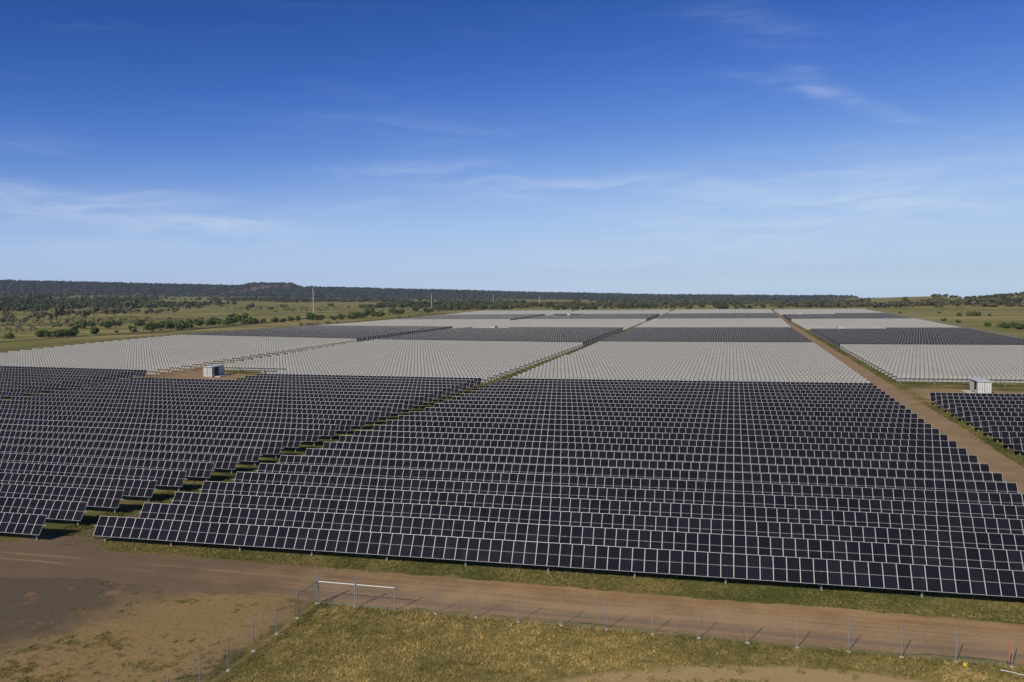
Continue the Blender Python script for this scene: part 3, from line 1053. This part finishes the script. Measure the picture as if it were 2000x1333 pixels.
# weather mast and small cabinet beside the left cabin
mx, my = -139.6, 236.0
mast = empty('weather_mast', (mx, my, tz(mx, my)))
tag(mast, 'thin white sensor mast standing beside the left inverter cabin', 'mast')
mb = MB(); mb.tube((0, 0, -0.2), (0, 0, 4.2), 0.06, 0.045, 8)
obj('pole', mb.mesh('pole', M['whitepaint']), mast)
mb = MB(); mb.tube((0, 0, 4.2), (0, 0, 4.45), 0.10, 0.02, 8); mb.box((0.0, 0, 3.9), (0.9, 0.05, 0.05)); mb.tube((0.42, 0, 3.9), (0.42, 0, 4.15), 0.07, 0.05, 8)
obj('sensor', mb.mesh('sensor', M['whitepaint']), mast)
kx, ky = -144.0, 235.5
kb = empty('control_cabinet', (kx, ky, tz(kx, ky)))
tag(kb, 'small grey control cabinet on legs left of the sensor mast', 'cabinet')
mb = MB(); mb.box((0, 0, 1.55), (1.0, 0.45, 1.2))
obj('box', mb.mesh('box', M['galv']), kb)
for s in (-1, 1):
    mb = MB(); mb.box((s * 0.42, 0, 0.45), (0.08, 0.08, 1.0))
    obj('leg', mb.mesh('leg', M['galv']), kb)

# ------------------------------------------------------------------ near chain-link fence
FS = 1.096
FY = 65.65


def fence_post(parent, x, y, h=2.58, r=0.035, foot=True):
    mb = MB()
    mb.tube((0, 0, -0.3), (0, 0, h), r, r, 8)
    mb.tube((0, 0, h), (0, 0, h + 0.03), r * 1.15, r * 0.5, 8)
    o = obj('post', mb.mesh('post', M['galv']), parent, (x, y, 0))
    if foot:
        f = MB()
        f.tube((0, 0, -0.15), (0, 0, 0.07), 0.20, 0.16, 10)
        obj('footing', f.mesh('footing', M['concrete']), o)
    return o


def chain_link(name, parent, a, b, h, mat, sp=0.065, rw=0.0014, z0=0.06):
    """woven wire between a and b (plan points local to parent)"""
    a, b = np.array(a, float), np.array(b, float)
    L = np.hypot(*(b - a))
    d = (b - a) / L
    nrm = np.array([d[1], -d[0]])
    V, F = [], []
    n = 0

    def wire(s0, z0_, s1, z1_, off, r):
        nonlocal n
        p0 = a + d * s0 + nrm * off
        p1 = a + d * s1 + nrm * off
        dv = np.array([s1 - s0, z1_ - z0_])
        dv /= np.hypot(*dv)
        pv = np.array([-dv[1], dv[0]]) * r
        for (p, zz) in ((p0, z0_), (p1, z1_)):
            for t in range(3):
                an = 2 * math.pi * t / 3
                q = p + d * pv[0] * math.cos(an) + nrm * r * math.sin(an)
                V.append((q[0], q[1], zz + pv[1] * math.cos(an)))
        for t in range(3):
            u = (t + 1) % 3
            F.append((n + t, n + u, n + 3 + u, n + 3 + t))
        n += 6
    hh = h - z0
    s = -hh
    while s < L:
        for sg in (1, -1):
            s0, s1 = s, s + hh
            za, zb = (z0, h) if sg > 0 else (h, z0)
            c0, c1 = max(0, s0), min(L, s1)
            if c1 - c0 > 0.02:
                f0, f1 = (c0 - s0) / hh, (c1 - s0) / hh
                wire(c0, za + (zb - za) * f0, c1, za + (zb - za) * f1, 0.002 * sg, rw)
        s += sp
    for zz in (z0, h * 0.5, h):
        wire(0, zz, L, zz, 0.0, 0.0025)
    me = mesh_np(name, np.array(V), np.array(F), mat)
    return obj(name, me, parent)


def strands(parent, a, b, zs, n=60):
    for zz in zs:
        mb = MB()
        a3, b3 = Vector((a[0], a[1], zz)), Vector((b[0], b[1], zz))
        mb.tube(a3, b3, 0.004, n=4)
        L = (b3 - a3).length
        for i in range(int(L / 0.3)):
            p = a3.lerp(b3, (i + 0.5) * 0.3 / L)
            mb.box(p, (0.012, 0.012, 0.05))
        obj('barbed_wire', mb.mesh('barbed_wire', M['galv']), parent)


XG = [-35.55, -35.40, -31.90, -31.73, -28.2]
fr = empty('chain_link_fence', (XG[-1], FY, 0))
tag(fr, 'long galvanised chain-link fence along the near side of the dirt track', 'fence', 'near fence')
xs = [XG[-1] + i * 3.63 for i in range(1, 17)]
for i, x in enumerate(xs):
    fence_post(fr, x - XG[-1], random.uniform(-0.05, 0.05))
chain_link('wire_mesh', fr, (0, 0), (xs[-1] - XG[-1], 0), 1.98, M['galv'])
strands(fr, (0, 0), (xs[-1] - XG[-1], 0), (2.14, 2.31, 2.48))

gt = empty('fence_gate', (XG[1], FY, 0))
tag(gt, 'double gate bay with white top rails at the fence corner', 'gate', 'near fence')
for x in XG[1:]:
    fence_post(gt, x - XG[1], 0, 2.62, 0.05)
for xa, xb in ((XG[1], XG[2]), (XG[3], XG[4])):
    mb = MB()
    mb.tube((xa - XG[1], 0, 1.98), (xb - XG[1], 0, 1.98), 0.045, n=8)
    obj('top_rail', mb.mesh('top_rail', M['whitepaint']), gt)
    mb = MB()
    mb.tube((xa - XG[1], 0, 0.10), (xb - XG[1], 0, 0.10), 0.022, n=6)
    obj('bottom_rail', mb.mesh('bottom_rail', M['galv']), gt)
    chain_link('wire_mesh', gt, (xa - XG[1], 0), (xb - XG[1], 0), 1.95, M['galv'])

fl = empty('chain_link_fence', (XG[0], FY, 0))
tag(fl, 'chain-link fence running from the gate corner towards the camera at lower left', 'fence', 'near fence')
ys = [0, -3.45, -6.75, -10.1, -13.4, -16.7, -20.0, -23.3]
for i, yv in enumerate(ys):
    fence_post(fl, 0, yv - (0.02 if i == 0 else 0), 2.6, 0.044 if i == 0 else 0.035)
chain_link('wire_mesh', fl, (0, 0), (0, ys[-1]), 1.98, M['galv'])
strands(fl, (0, 0), (0, ys[-1]), (2.14, 2.31, 2.48))
mb = MB()
mb.tube((0, 0, 1.98), (0, ys[1], 1.98), 0.035, n=8)
obj('top_rail', mb.mesh('top_rail', M['galv']), fl)
mb = MB()
mb.tube((0.02, -0.1, 1.9), (0.02, ys[1] + 0.1, 0.15), 0.025, n=6)
obj('brace', mb.mesh('brace', M['galv']), fl)

# perimeter fence on the right edge of the field
pf = empty('perimeter_fence', (127.5, 420, 0))
tag(pf, 'thin wire fence far off along the right edge of the solar field', 'fence')
mb = MB()
for i in range(130):
    yy = 4.0 * i - 90
    mb.box((0, yy, 1.2), (0.09, 0.09, 2.6))
tag(obj('posts', mb.mesh('posts', M['galv']), pf), kind='stuff')
mb = MB()
for zz in np.arange(0.15, 2.35, 0.10):
    mb.box((0, 165, zz), (0.012, 520, 0.013))
for yy in np.arange(-90, 424, 0.5):
    mb.box((0, yy, 1.2), (0.012, 0.016, 2.2))
tag(obj('wires', mb.mesh('wires', M['galv']), pf), kind='stuff')

# orange stake, white pipe, yellow cap
st = empty('marker_stake', (19.0, 66.35, 0), (0, math.radians(2), 0))
tag(st, 'orange marker stake on the track side of the fence at far right', 'stake')
mb = MB(); mb.tube((0, 0, -0.1), (0, 0, 1.55), 0.05, 0.048, 8); mb.tube((0, 0, 1.55), (0, 0, 1.60), 0.052, 0.03, 8)
obj('stake', mb.mesh('stake', M['orange']), st)
mb = MB(); mb.box((0, 0, 0.03), (0.3, 0.3, 0.08))
obj('foot', mb.mesh('foot', M['darksteel']), st)
mb = MB()
pts = [(0, 0.12, 0.09), (0.9, -0.15, 0.08), (1.0, -0.32, 0.08), (2.0, -0.42, 0.09), (3.4, -0.7, 0.08)]
for a, b in zip(pts[:-1], pts[1:]):
    mb.tube(a, b, 0.035, n=7)
tag(obj('white_pipe', mb.mesh('white_pipe', M['whitepaint']), None, (18.0, 64.65, 0.02)), 'white plastic pipe lying in the grass at the lower right corner', 'pipe')
mb = MB(); mb.tube((0, 0, 0), (0, 0, 0.16), 0.16, 0.13, 10); mb.tube((0, 0, 0.16), (0, 0, 0.20), 0.15, 0.10, 10)
tag(obj('yellow_cap', mb.mesh('yellow_cap', M['yellow']), None, (15.85, 65.15, 0.01)), 'small yellow cap lying at the foot of a fence post', 'cap')


# ------------------------------------------------------------------ power poles
def power_pole(px, py, h, label):
    x, y = plan(px, py)
    r = math.hypot(x, y)
    z = tz(x, y)
    root = empty('power_pole', (x, y, z))
    tag(root, label, 'power pole', 'power poles on the left plain')
    mb = MB(); mb.tube((0, 0, -0.5), (0, 0, h), 0.55, 0.34, 10)
    obj('pole', mb.mesh('pole', M['pole']), root)
    for i, (s, f) in enumerate(((-1, 0.97), (-1, 0.84), (-1, 0.70), (1, 0.90), (1, 0.77))):
        mb = MB()
        mb.tube((0, 0, h * f), (s * 1.8, 0, h * f + 0.35), 0.09, n=6)
        a = obj('crossarm', mb.mesh('crossarm', M['galv']), root)
        mb = MB()
        for q in range(4):
            mb.tube((s * (1.2 + 0.2 * q), 0, h * f + 0.23 + 0.04 * q), (s * (1.28 + 0.2 * q), 0, h * f + 0.25 + 0.04 * q), 0.17, 0.14, 8)
        obj('insulator', mb.mesh('insulator', M['darksteel']), a)


power_pole(605, 612, 31.5, 'tall pale power pole standing on the left plain, nearest and highest')
power_pole(839.5, 600, 22.0, 'power pole second from the left, in front of the wooded ridge')
power_pole(963, 590, 19.0, 'power pole third from the left, beyond the far panel rows')
power_pole(1055, 588, 17.0, 'small power pole fourth from the left above the tree line')

# ------------------------------------------------------------------ vegetation
def leaf_cloud(n, lobes, size, rs, flat=0.8):
    """n small leaf-clump triangles spread through the volume of a few lobes (cx,cy,cz,r)"""
    lob = np.array(lobes)
    wgt = lob[:, 3] ** 2
    pick = rs.choice(len(lob), n, p=wgt / wgt.sum())
    d = rs.normal(size=(n, 3))
    d /= np.linalg.norm(d, axis=1)[:, None]
    rad = lob[pick, 3] * rs.uniform(0.45, 1.05, n) ** 0.6
    c = lob[pick, :3] + d * rad[:, None] * np.array([1, 1, flat])
    a = rs.normal(size=(n, 3))
    a /= np.linalg.norm(a, axis=1)[:, None]
    # leaves roughly face outwards and up
    nrm = d + np.array([0, 0, 0.5]) + rs.normal(size=(n, 3)) * 0.55
    nrm /= np.linalg.norm(nrm, axis=1)[:, None]
    u = np.cross(nrm, a)
    u /= np.linalg.norm(u, axis=1)[:, None]
    v = np.cross(nrm, u)
    s = size * rs.uniform(0.55, 1.35, n)[:, None]
    k = rs.uniform(0.6, 1.0, (n, 1))
    P = np.stack([c - u * s - v * s * 0.6 * k, c + u * s - v * s * 0.5, c + u * s * 0.2 + v * s * k, c - u * s * 0.9 + v * s * 0.5], 1)
    tint = rs.uniform(0.7, 1.25, (n, 1)) * np.array([1.0, 1.0, 1.0]) + rs.normal(size=(n, 3)) * 0.04
    return P, np.repeat(tint[:, None, :], 4, 1)


def tree_variant(kind, seed):
    rs = np.random.default_rng(seed)
    if kind == 'shrub':
        nl = rs.integers(4, 7)
        lobes = [(rs.uniform(-1.6, 1.6), rs.uniform(-1.6, 1.6), rs.uniform(1.2, 2.4), rs.uniform(1.0, 1.7)) for _ in range(nl)]
        n, size, th = 420, 0.34, 1.5
    elif kind == 'scrub':
        nl = rs.integers(4, 7)
        lobes = [(rs.uniform(-1.7, 1.7), rs.uniform(-1.7, 1.7), rs.uniform(2.4, 4.4), rs.uniform(0.8, 1.4)) for _ in range(nl)]
        n, size, th = 260, 0.34, 3.0
    else:
        nl = rs.integers(6, 10)
        lobes = [(rs.uniform(-2.6, 2.6), rs.uniform(-2.6, 2.6), rs.uniform(2.2, 5.2), rs.uniform(1.1, 1.9)) for _ in range(nl)]
        n, size, th = 460, 0.45, 3.2
    P, T = leaf_cloud(n, lobes, size, rs)
    V = P.reshape(-1, 3)
    F = np.arange(len(V)).reshape(-1, 4)
    crown = mesh_np('crown', V, F, M[{'shrub': 'shrub', 'scrub': 'scrub', 'tree': 'acacia'}[kind]], colors=T.reshape(-1, 3))
    mb = MB()
    mb.tube((0, 0, -0.4), (0.1, 0.05, th * 0.55), 0.20, 0.14, 7)
    for (x, y, z, r) in lobes:
        mb.tube((0.1, 0.05, th * 0.5), (x * 0.8, y * 0.8, z), 0.10, 0.03, 5)
    trunk = mb.mesh('trunk', M['bark'])
    return crown, trunk


VAR = {k: [tree_variant(k, 100 * i + j) for j in range(6)] for i, k in enumerate(('shrub', 'scrub', 'tree'))}
NAME = {'shrub': 'shrub', 'scrub': 'scrub_tree', 'tree': 'tree'}


def plant(kind, x, y, s, label, group, cat, sz=None):
    root = empty(NAME[kind], (x, y, tz(x, y)), (0, 0, random.uniform(0, 6.28)))
    sz = s * random.uniform(0.85, 1.15) if sz is None else sz
    root.scale = (s, s, sz)
    tag(root, label, cat, group)
    cr, trk = random.choice(VAR[kind])
    obj('crown', cr, root)
    obj('trunk', trk, root)
    return root


# dark green shrubs along the railway, as seen from left to right
GREEN = [(20, 664, 1.0), (83, 661, 1.4), (97, 662, 1.2), (108, 663, 1.3), (128, 661, 1.3), (140, 660, 1.6), (146, 642, 1.3), (157, 642, 1.7), (174, 639, 1.5), (180, 655, 1.2), (192, 637, 1.3), (206, 641, 1.6), (214, 637, 1.3), (224, 636, 1.2), (252, 650, 1.0), (266, 637, 1.5),
         (285, 648, 1.4), (291, 640, 1.3), (305, 645, 1.6), (316, 642, 1.7), (325, 646, 1.3), (342, 646, 1.4), (352, 643, 1.8), (362, 641, 1.1), (380, 638, 1.2), (402, 637, 1.4), (411, 634, 1.6), (436, 635, 1.3), (446, 634, 1.6), (463, 631, 2.0), (475, 632, 1.7), (487, 632, 1.4), (505, 631, 1.1),
         (525, 629, 1.3), (545, 629, 1.1), (560, 627, 1.5), (575, 626, 1.2), (603, 624, 1.9), (615, 625, 1.4), (645, 625, 1.2), (660, 624, 1.4), (686, 622, 2.1), (700, 621, 1.6), (716, 613, 2.2), (724, 617, 1.7), (738, 617, 1.6), (765, 609, 2.0), (771, 612, 1.8), (780, 612, 1.5), (806, 606, 1.6), (832, 609, 1.9), (838, 608, 1.3), (444, 621, 1.6)]
GREEN.sort()
for i, (px, py, s) in enumerate(GREEN):
    x, y = plan(px, py)
    plant('shrub', x, y, s * rng.uniform(1.05, 1.35), 'dark green bushy shrub, %s from the left along the railway line' % ordinal(i + 1), 'green shrubs along the railway', 'shrub')
GREY = [(13, 620, 1.3), (16, 632, 1.7), (28, 617, 1.3), (27, 636, 1.4), (45, 636, 1.0), (57, 628, 1.2), (60, 618, 1.2), (75, 631, 1.9), (86, 624, 1.5), (97, 625, 1.0), (109, 630, 2.2), (118, 624, 1.7), (133, 621, 1.7), (140, 612, 1.3), (144, 622, 1.2), (154, 621, 1.6), (164, 626, 1.9), (179, 622, 2.3), (195, 614, 1.4), (204, 620, 1.7), (220, 621, 1.8), (234, 619, 2.1), (240, 618, 1.4), (250, 620, 2.0), (247, 610, 2.4), (262, 617, 1.2), (280, 617, 1.5), (289, 616, 1.5), (300, 616, 1.2), (307, 616, 1.5), (318, 615, 1.6), (334, 616, 1.8), (50, 636, 1.1), (8, 637, 1.2), (71, 616, 1.2), (110, 611, 1.4), (177, 607, 1.7), (156, 607, 1.4), (357, 610, 1.6), (380, 609, 1.4), (420, 606, 1.5), (478, 612, 1.8), (520, 608, 1.5), (545, 605, 1.6), (640, 601, 1.5)]
GREY.sort()
for i, (px, py, s) in enumerate(GREY):
    x, y = plan(px, py)
    plant('scrub', x, y, s * rng.uniform(1.15, 1.4), 'thin grey-green tree scattered on the dry plain, %s from the left' % ordinal(i + 1), 'scattered trees on the left plain', 'tree')
RS = [(1765, 612, .8), (1876, 617, 1.0), (1900, 617, 1.6), (1912, 617, 1.1), (1874, 630, .8), (1929, 637, 1.0), (1957, 640, 1.2), (1965, 641, 1.0), (1977, 640, 1.3), (1984, 643, 1.2), (1993, 642, 1.2), (1846, 627, .8), (1933, 617, .8), (1838, 612, .7)]
RS.sort()
for i, (px, py, s) in enumerate(RS):
    x, y = plan(px, py)
    plant('shrub', x, y, s * 0.9, 'low shrub on the grassy slope right of the field, %s from the left' % ordinal(i + 1), 'low shrubs on the right slope', 'shrub')

# belt of trees right behind the field: individuals
nt = 0
tries = 0
while nt < 190 and tries < 4000:
    tries += 1
    a = math.radians(rng.uniform(-22, 17.5))
    y = 950 + 260 * rng.random() ** 1.3
    x = math.tan(a) * y
    dens = vnoise(x, y, 45)
    right = x > 120
    if dens < (0.42 if right else 0.30):
        continue
    kind = 'scrub' if (right and rng.random() < 0.65) or rng.random() < 0.25 else 'tree'
    plant(kind, x, y, rng.uniform(0.85, 1.35) * (1.35 if kind == 'scrub' else 1.0),
          ('grey-green tree in the scattered belt behind the right of the field' if right else 'olive tree in the dense belt just behind the far edge of the field'),
          ('trees in the right belt' if right else 'trees behind the far edge'), 'tree')
    nt += 1


def wood(name, label, pts, sizes, cols, n_leaf, seed):
    """a far wood that reads as one mass"""
    rs = np.random.default_rng(seed)
    n = len(pts)
    zz = terrain(pts[:, 0], pts[:, 1])
    d = rs.normal(size=(n, n_leaf, 3))
    d /= np.linalg.norm(d, axis=2)[..., None]
    rad = rs.uniform(0.5, 1.0, (n, n_leaf, 1))
    c = d * rad * sizes[:, None, None] * np.array([1.0, 1.0, 0.72])
    c[..., 2] += sizes[:, None] * 0.85
    c[..., 0] += pts[:, 0, None]
    c[..., 1] += pts[:, 1, None]
    c[..., 2] += zz[:, None]
    nrm = d + np.array([0, 0, 0.5]) + rs.normal(size=d.shape) * 0.5
    nrm /= np.linalg.norm(nrm, axis=2)[..., None]
    a = rs.normal(size=d.shape)
    u = np.cross(nrm, a)
    u /= np.linalg.norm(u, axis=2)[..., None]
    v = np.cross(nrm, u)
    s = (sizes[:, None, None] * 0.50) * rs.uniform(0.6, 1.3, (n, n_leaf, 1))
    P = np.stack([c - u * s - v * s * 0.6, c + u * s - v * s * 0.5, c + v * s], 2)
    T = cols[:, None, None, :] * rs.uniform(0.75, 1.3, (n, n_leaf, 1, 1)) * np.ones((1, 1, 3, 1))
    V = P.reshape(-1, 3)
    me = mesh_np(name, V, np.arange(len(V)).reshape(-1, 3), M['leaf'], colors=T.reshape(-1, 3))
    return tag(obj(name, me), label, 'trees', kind='stuff')


def scatter(n, a0, a1, r0, r1, thr, ns, pw=1.0):
    a = np.radians(rng.uniform(a0, a1, n))
    r = r0 + (r1 - r0) * rng.random(n) ** pw
    p = np.stack([np.sin(a) * r, np.cos(a) * r], -1)
    keep = fnoise(p[:, 0], p[:, 1] * 0.4, ns) > thr
    return p[keep]


def wcols(p, a, b):
    t = rng.random(len(p))[:, None]
    return np.array(a) * (1 - t) + np.array(b) * t


p1 = scatter(6200, -56, -14, 1330, 2300, 0.45, 200)
wood('woodland', 'dark green belt of bush across the plain at left', p1, rng.uniform(2.6, 4.6, len(p1)), wcols(p1, (0.045, 0.06, 0.022), (0.085, 0.095, 0.04)), 26, 1)
p2 = np.concatenate([scatter(4600, -20, 8, 1120, 2300, 0.42, 160), scatter(500, 8, 18, 1040, 1300, 0.55, 60)])
wood('woodland', 'olive bush beyond the far edge of the solar field', p2, rng.uniform(2.4, 4.2, len(p2)), wcols(p2, (0.055, 0.062, 0.03), (0.11, 0.105, 0.06)), 26, 2)
p3 = scatter(6500, -56, 20, 2300, 3700, 0.45, 420)
wood('woodland', 'hazy patchwork of bush below the ridge', p3, rng.uniform(3.5, 6.5, len(p3)), wcols(p3, (0.05, 0.055, 0.03), (0.095, 0.095, 0.055)), 16, 3)
p4 = scatter(17000, -56, 14, 3650, 4800, 0.12, 500)
p4 = p4[~((np.hypot((p4[:, 0] - MESA[0]) / 70, (p4[:, 1] - MESA[1]) / 420) < 0.8) & (rng.random(len(p4)) < 0.85))]
wood('woodland', 'dark forest covering the long flat ridge on the horizon', p4, rng.uniform(4.5, 8.5, len(p4)), wcols(p4, (0.035, 0.04, 0.026), (0.065, 0.065, 0.045)), 14, 4)
p5 = scatter(520, 11.5, 24, 1440, 1620, 0.42, 70)
wood('woodland', 'trees along the crest of the low grassy hill at right', p5, rng.uniform(1.8, 3.2, len(p5)), wcols(p5, (0.05, 0.055, 0.025), (0.09, 0.09, 0.045)), 26, 5)
p6 = scatter(4200, -56, -20, 620, 1500, 0.50, 110)
wood('ground_cover', 'low grey tussocks and saltbush dotted over the left plain', p6, rng.uniform(0.4, 1.7, len(p6)), wcols(p6, (0.085, 0.085, 0.04), (0.16, 0.145, 0.08)), 14, 6)


# ------------------------------------------------------------------ grass
def grass(name, label, xy, h, cols, seed, blades=5, spread=0.10):
    rs = np.random.default_rng(seed)
    n = len(xy)
    z = terrain(xy[:, 0], xy[:, 1])
    an = rs.uniform(0, 2 * math.pi, (n, blades))
    lean = rs.uniform(0.5, 1.6, (n, blades)) * h[:, None]
    bx = xy[:, 0, None] + rs.normal(size=(n, blades)) * spread
    by = xy[:, 1, None] + rs.normal(size=(n, blades)) * spread
    w = rs.uniform(0.016, 0.042, (n, blades)) * (0.7 + h[:, None] * 2)
    hx, hy = np.cos(an), np.sin(an)
    hh = h[:, None] * rs.uniform(0.6, 1.2, (n, blades))
    zz = np.broadcast_to(z[:, None], bx.shape)
    P = np.stack([np.stack([bx - hy * w, by + hx * w, zz - 0.01], -1),
                  np.stack([bx + hy * w, by - hx * w, zz - 0.01], -1),
                  np.stack([bx + hx * lean, by + hy * lean, zz + hh], -1)], 2)
    T = cols[:, None, None, :] * rs.uniform(0.6, 1.35, (n, 1, 1, 1)) * rs.uniform(0.8, 1.2, (n, blades, 1, 1)) * np.ones((1, 1, 3, 1))
    V = P.reshape(-1, 3)
    me = mesh_np(name, V, np.arange(len(V)).reshape(-1, 3), M['grass'], colors=T.reshape(-1, 3))
    return tag(obj(name, me), label, 'grass', kind='stuff')


def gcols(xy, s, green, straw, bias=0.0):
    t = np.clip((fnoise(xy[:, 0], xy[:, 1], s) - 0.5) * 3.2 + 0.5 + bias + rng.normal(size=len(xy)) * 0.22, 0, 1)[:, None]
    return np.array(green) * (1 - t) + np.array(straw) * t


# paddock inside the fence
n = 98000
xy = np.stack([rng.uniform(-35.3, 26, n), rng.uniform(42, 65.9, n)], -1)
bare = (63.1 - 0.019 * (xy[:, 0] - 6.5) ** 2 - xy[:, 1] + (fnoise(xy[:, 0], xy[:, 1], 5) - 0.5) * 3) > 0.6
keep = (~bare & (fnoise(xy[:, 0], xy[:, 1] + 3, 0.7) > 0.36)) | ((fnoise(xy[:, 0] + 5, xy[:, 1], 0.6) > 0.66))
xy = xy[keep]
edge = np.exp(-((65.6 - xy[:, 1]) / 1.2) ** 2)
h = rng.uniform(0.045, 0.12, len(xy)) * (0.7 + 0.9 * fnoise(xy[:, 0], xy[:, 1], 0.8)) * (1 + 0.4 * edge)
pb = -0.22 + 0.42 * np.exp(-((xy[:, 0] + 14) / 12) ** 2 - ((xy[:, 1] - 56) / 4.5) ** 2) - 0.12 * np.exp(-((xy[:, 1] - 65) / 2.5) ** 2)
cc = 0.5 * gcols(xy, 6.0, (0.100, 0.108, 0.028), (0.45, 0.33, 0.115), pb + 0.08) + 0.5 * gcols(xy, 0.8, (0.100, 0.108, 0.028), (0.48, 0.345, 0.12), pb + 0.12)
grass('dry_grass', 'patchy olive and straw coloured grass inside the fence corner', xy, h, cc, 11, 4, 0.09)
# strip along the front row and underneath
n = 30000
xy = np.stack([rng.uniform(-72, 45, n), rng.uniform(74.0, 82.5, n)], -1)
xy = xy[(xy[:, 1] > 74.6 + (fnoise(xy[:, 0], xy[:, 1] * 0, 2.5) - 0.5) * 1.6)]
xy = xy[~((xy[:, 0] < -67) & (rng.random(len(xy)) < 0.75))]
xy = xy[~((xy[:, 0] > 34.5))]
cc = gcols(xy, 4.0, (0.085, 0.105, 0.022), (0.26, 0.20, 0.065), -0.02)
grass('green_grass', 'green grass strip along the foot of the front panel row', xy, rng.uniform(0.05, 0.16, len(xy)), cc, 12, 5)
# aisle between the two front blocks, verge of the road, inverter clearings
n = 26000
yy = 78 + 460 * rng.random(n) ** 1.6
xl = np.interp(yy, *COLS['L']['xr'])
xr = np.interp(yy, *COLS['C']['xl'])
xy = np.stack([xl - 1.5 + (xr - xl + 3.0) * rng.random(n), yy], -1)
xy = xy[~((xy[:, 1] < 92) & (xy[:, 0] < -69.5) & (xy[:, 0] > -73) & (rng.random(len(xy)) < 0.8))]
cc = gcols(xy, 6.0, (0.065, 0.085, 0.018), (0.20, 0.17, 0.05), -0.05)
grass('aisle_grass', 'green grass growing in the aisle between the two front blocks', xy, rng.uniform(0.10, 0.28, len(xy)), cc, 13, 4, 0.16)
n = 12000
yy = 90 + 420 * rng.random(n) ** 1.4
xy = np.stack([np.interp(yy, *COLS['R']['xl']) + rng.normal(size=n) * 0.9 - 0.2, yy], -1)
cc = gcols(xy, 5.0, (0.065, 0.085, 0.018), (0.23, 0.18, 0.06), 0.0)
grass('verge_grass', 'grass verge along the right side of the dirt road', xy, rng.uniform(0.10, 0.28, len(xy)), cc, 14, 4, 0.16)
# scattered tufts on the bare soil left of the corner
n = 90000
xy = np.stack([rng.uniform(-75, -35.8, n), rng.uniform(40, 66, n)], -1)
f1 = 0.5 * fnoise(xy[:, 0], xy[:, 1], 0.55) + 0.5 * fnoise(xy[:, 0], xy[:, 1], 1.7) + 0.4 * (fnoise(xy[:, 0], xy[:, 1], 8) - 0.5)
d = np.clip((62 - xy[:, 1]) / 14, 0, 1) * 0.13 + 0.13 * np.exp(-((xy[:, 0] + 36.2) / 1.6) ** 2)
g = np.where(xy[:, 0] < -53 - (xy[:, 1] - 50) * 0.4, -0.12, 0)
xy = xy[f1 + d + g + rng.normal(size=len(f1)) * 0.03 > 0.67]
cc = gcols(xy, 4.0, (0.085, 0.098, 0.024), (0.28, 0.21, 0.07), 0.0)
grass('soil_tufts', 'sparse green tufts on the bare soil left of the fence corner', xy, rng.uniform(0.03, 0.11, len(xy)), cc, 15, 5)
# gravel stones on the track
n = 11000
xy = np.concatenate([np.stack([rng.uniform(-80, 30, 5500), rng.uniform(66.2, 74.6, 5500)], -1), np.stack([rng.uniform(-80, -36, 5500), rng.uniform(44, 68, 5500)], -1)])
s = rng.uniform(0.012, 0.05, n)
oc = np.array([(1, 0, 0), (-1, 0, 0), (0, 1, 0), (0, -1, 0), (0, 0, 1), (0, 0, -1)], float)
of = np.array([(0, 2, 4), (2, 1, 4), (1, 3, 4), (3, 0, 4), (2, 0, 5), (1, 2, 5), (3, 1, 5), (0, 3, 5)])
V = oc[None] * (s[:, None, None] * rng.uniform(0.5, 1.3, (n, 6, 1)))
V = V + np.stack([xy[:, 0], xy[:, 1], 0.012 + s * 0.3], -1)[:, None, :]
F = (of[None] + (np.arange(n) * 6)[:, None, None]).reshape(-1, 3)
t = rng.uniform(0.4, 1.15, (n, 1, 1)) * np.array([0.24, 0.18, 0.13]) * np.ones((1, 6, 1))
tag(obj('gravel', mesh_np('gravel', V.reshape(-1, 3), F, M['grass'], colors=t.reshape(-1, 3))), 'loose stones strewn over the dirt track', 'gravel', kind='stuff')

# ------------------------------------------------------------------ thin summer haze over the whole plain
hz = MB()
Z0, Z1 = float(gz.min()) - 1.0, float(gz.max()) + 20.0
hz.box((0, 0, (Z0 + Z1) / 2), (12400, 12400, Z1 - Z0))
print('haze', Z0, Z1)
hme = hz.mesh('haze', [])
hmt, N = material('haze_air')
pv = N.n('ShaderNodeVolumePrincipled')
pv.inputs['Color'].default_value = (0.62, 0.78, 1.0, 1)
pv.inputs['Density'].default_value = 4.5e-5
pv.inputs['Anisotropy'].default_value = 0.0
ho = N.n('ShaderNodeOutputMaterial')
N.link(pv.outputs[0], ho.inputs['Volume'])
hme.materials.append(hmt)
tag(obj('haze', hme), 'faint blue haze softening the distant ridge', kind='stuff')
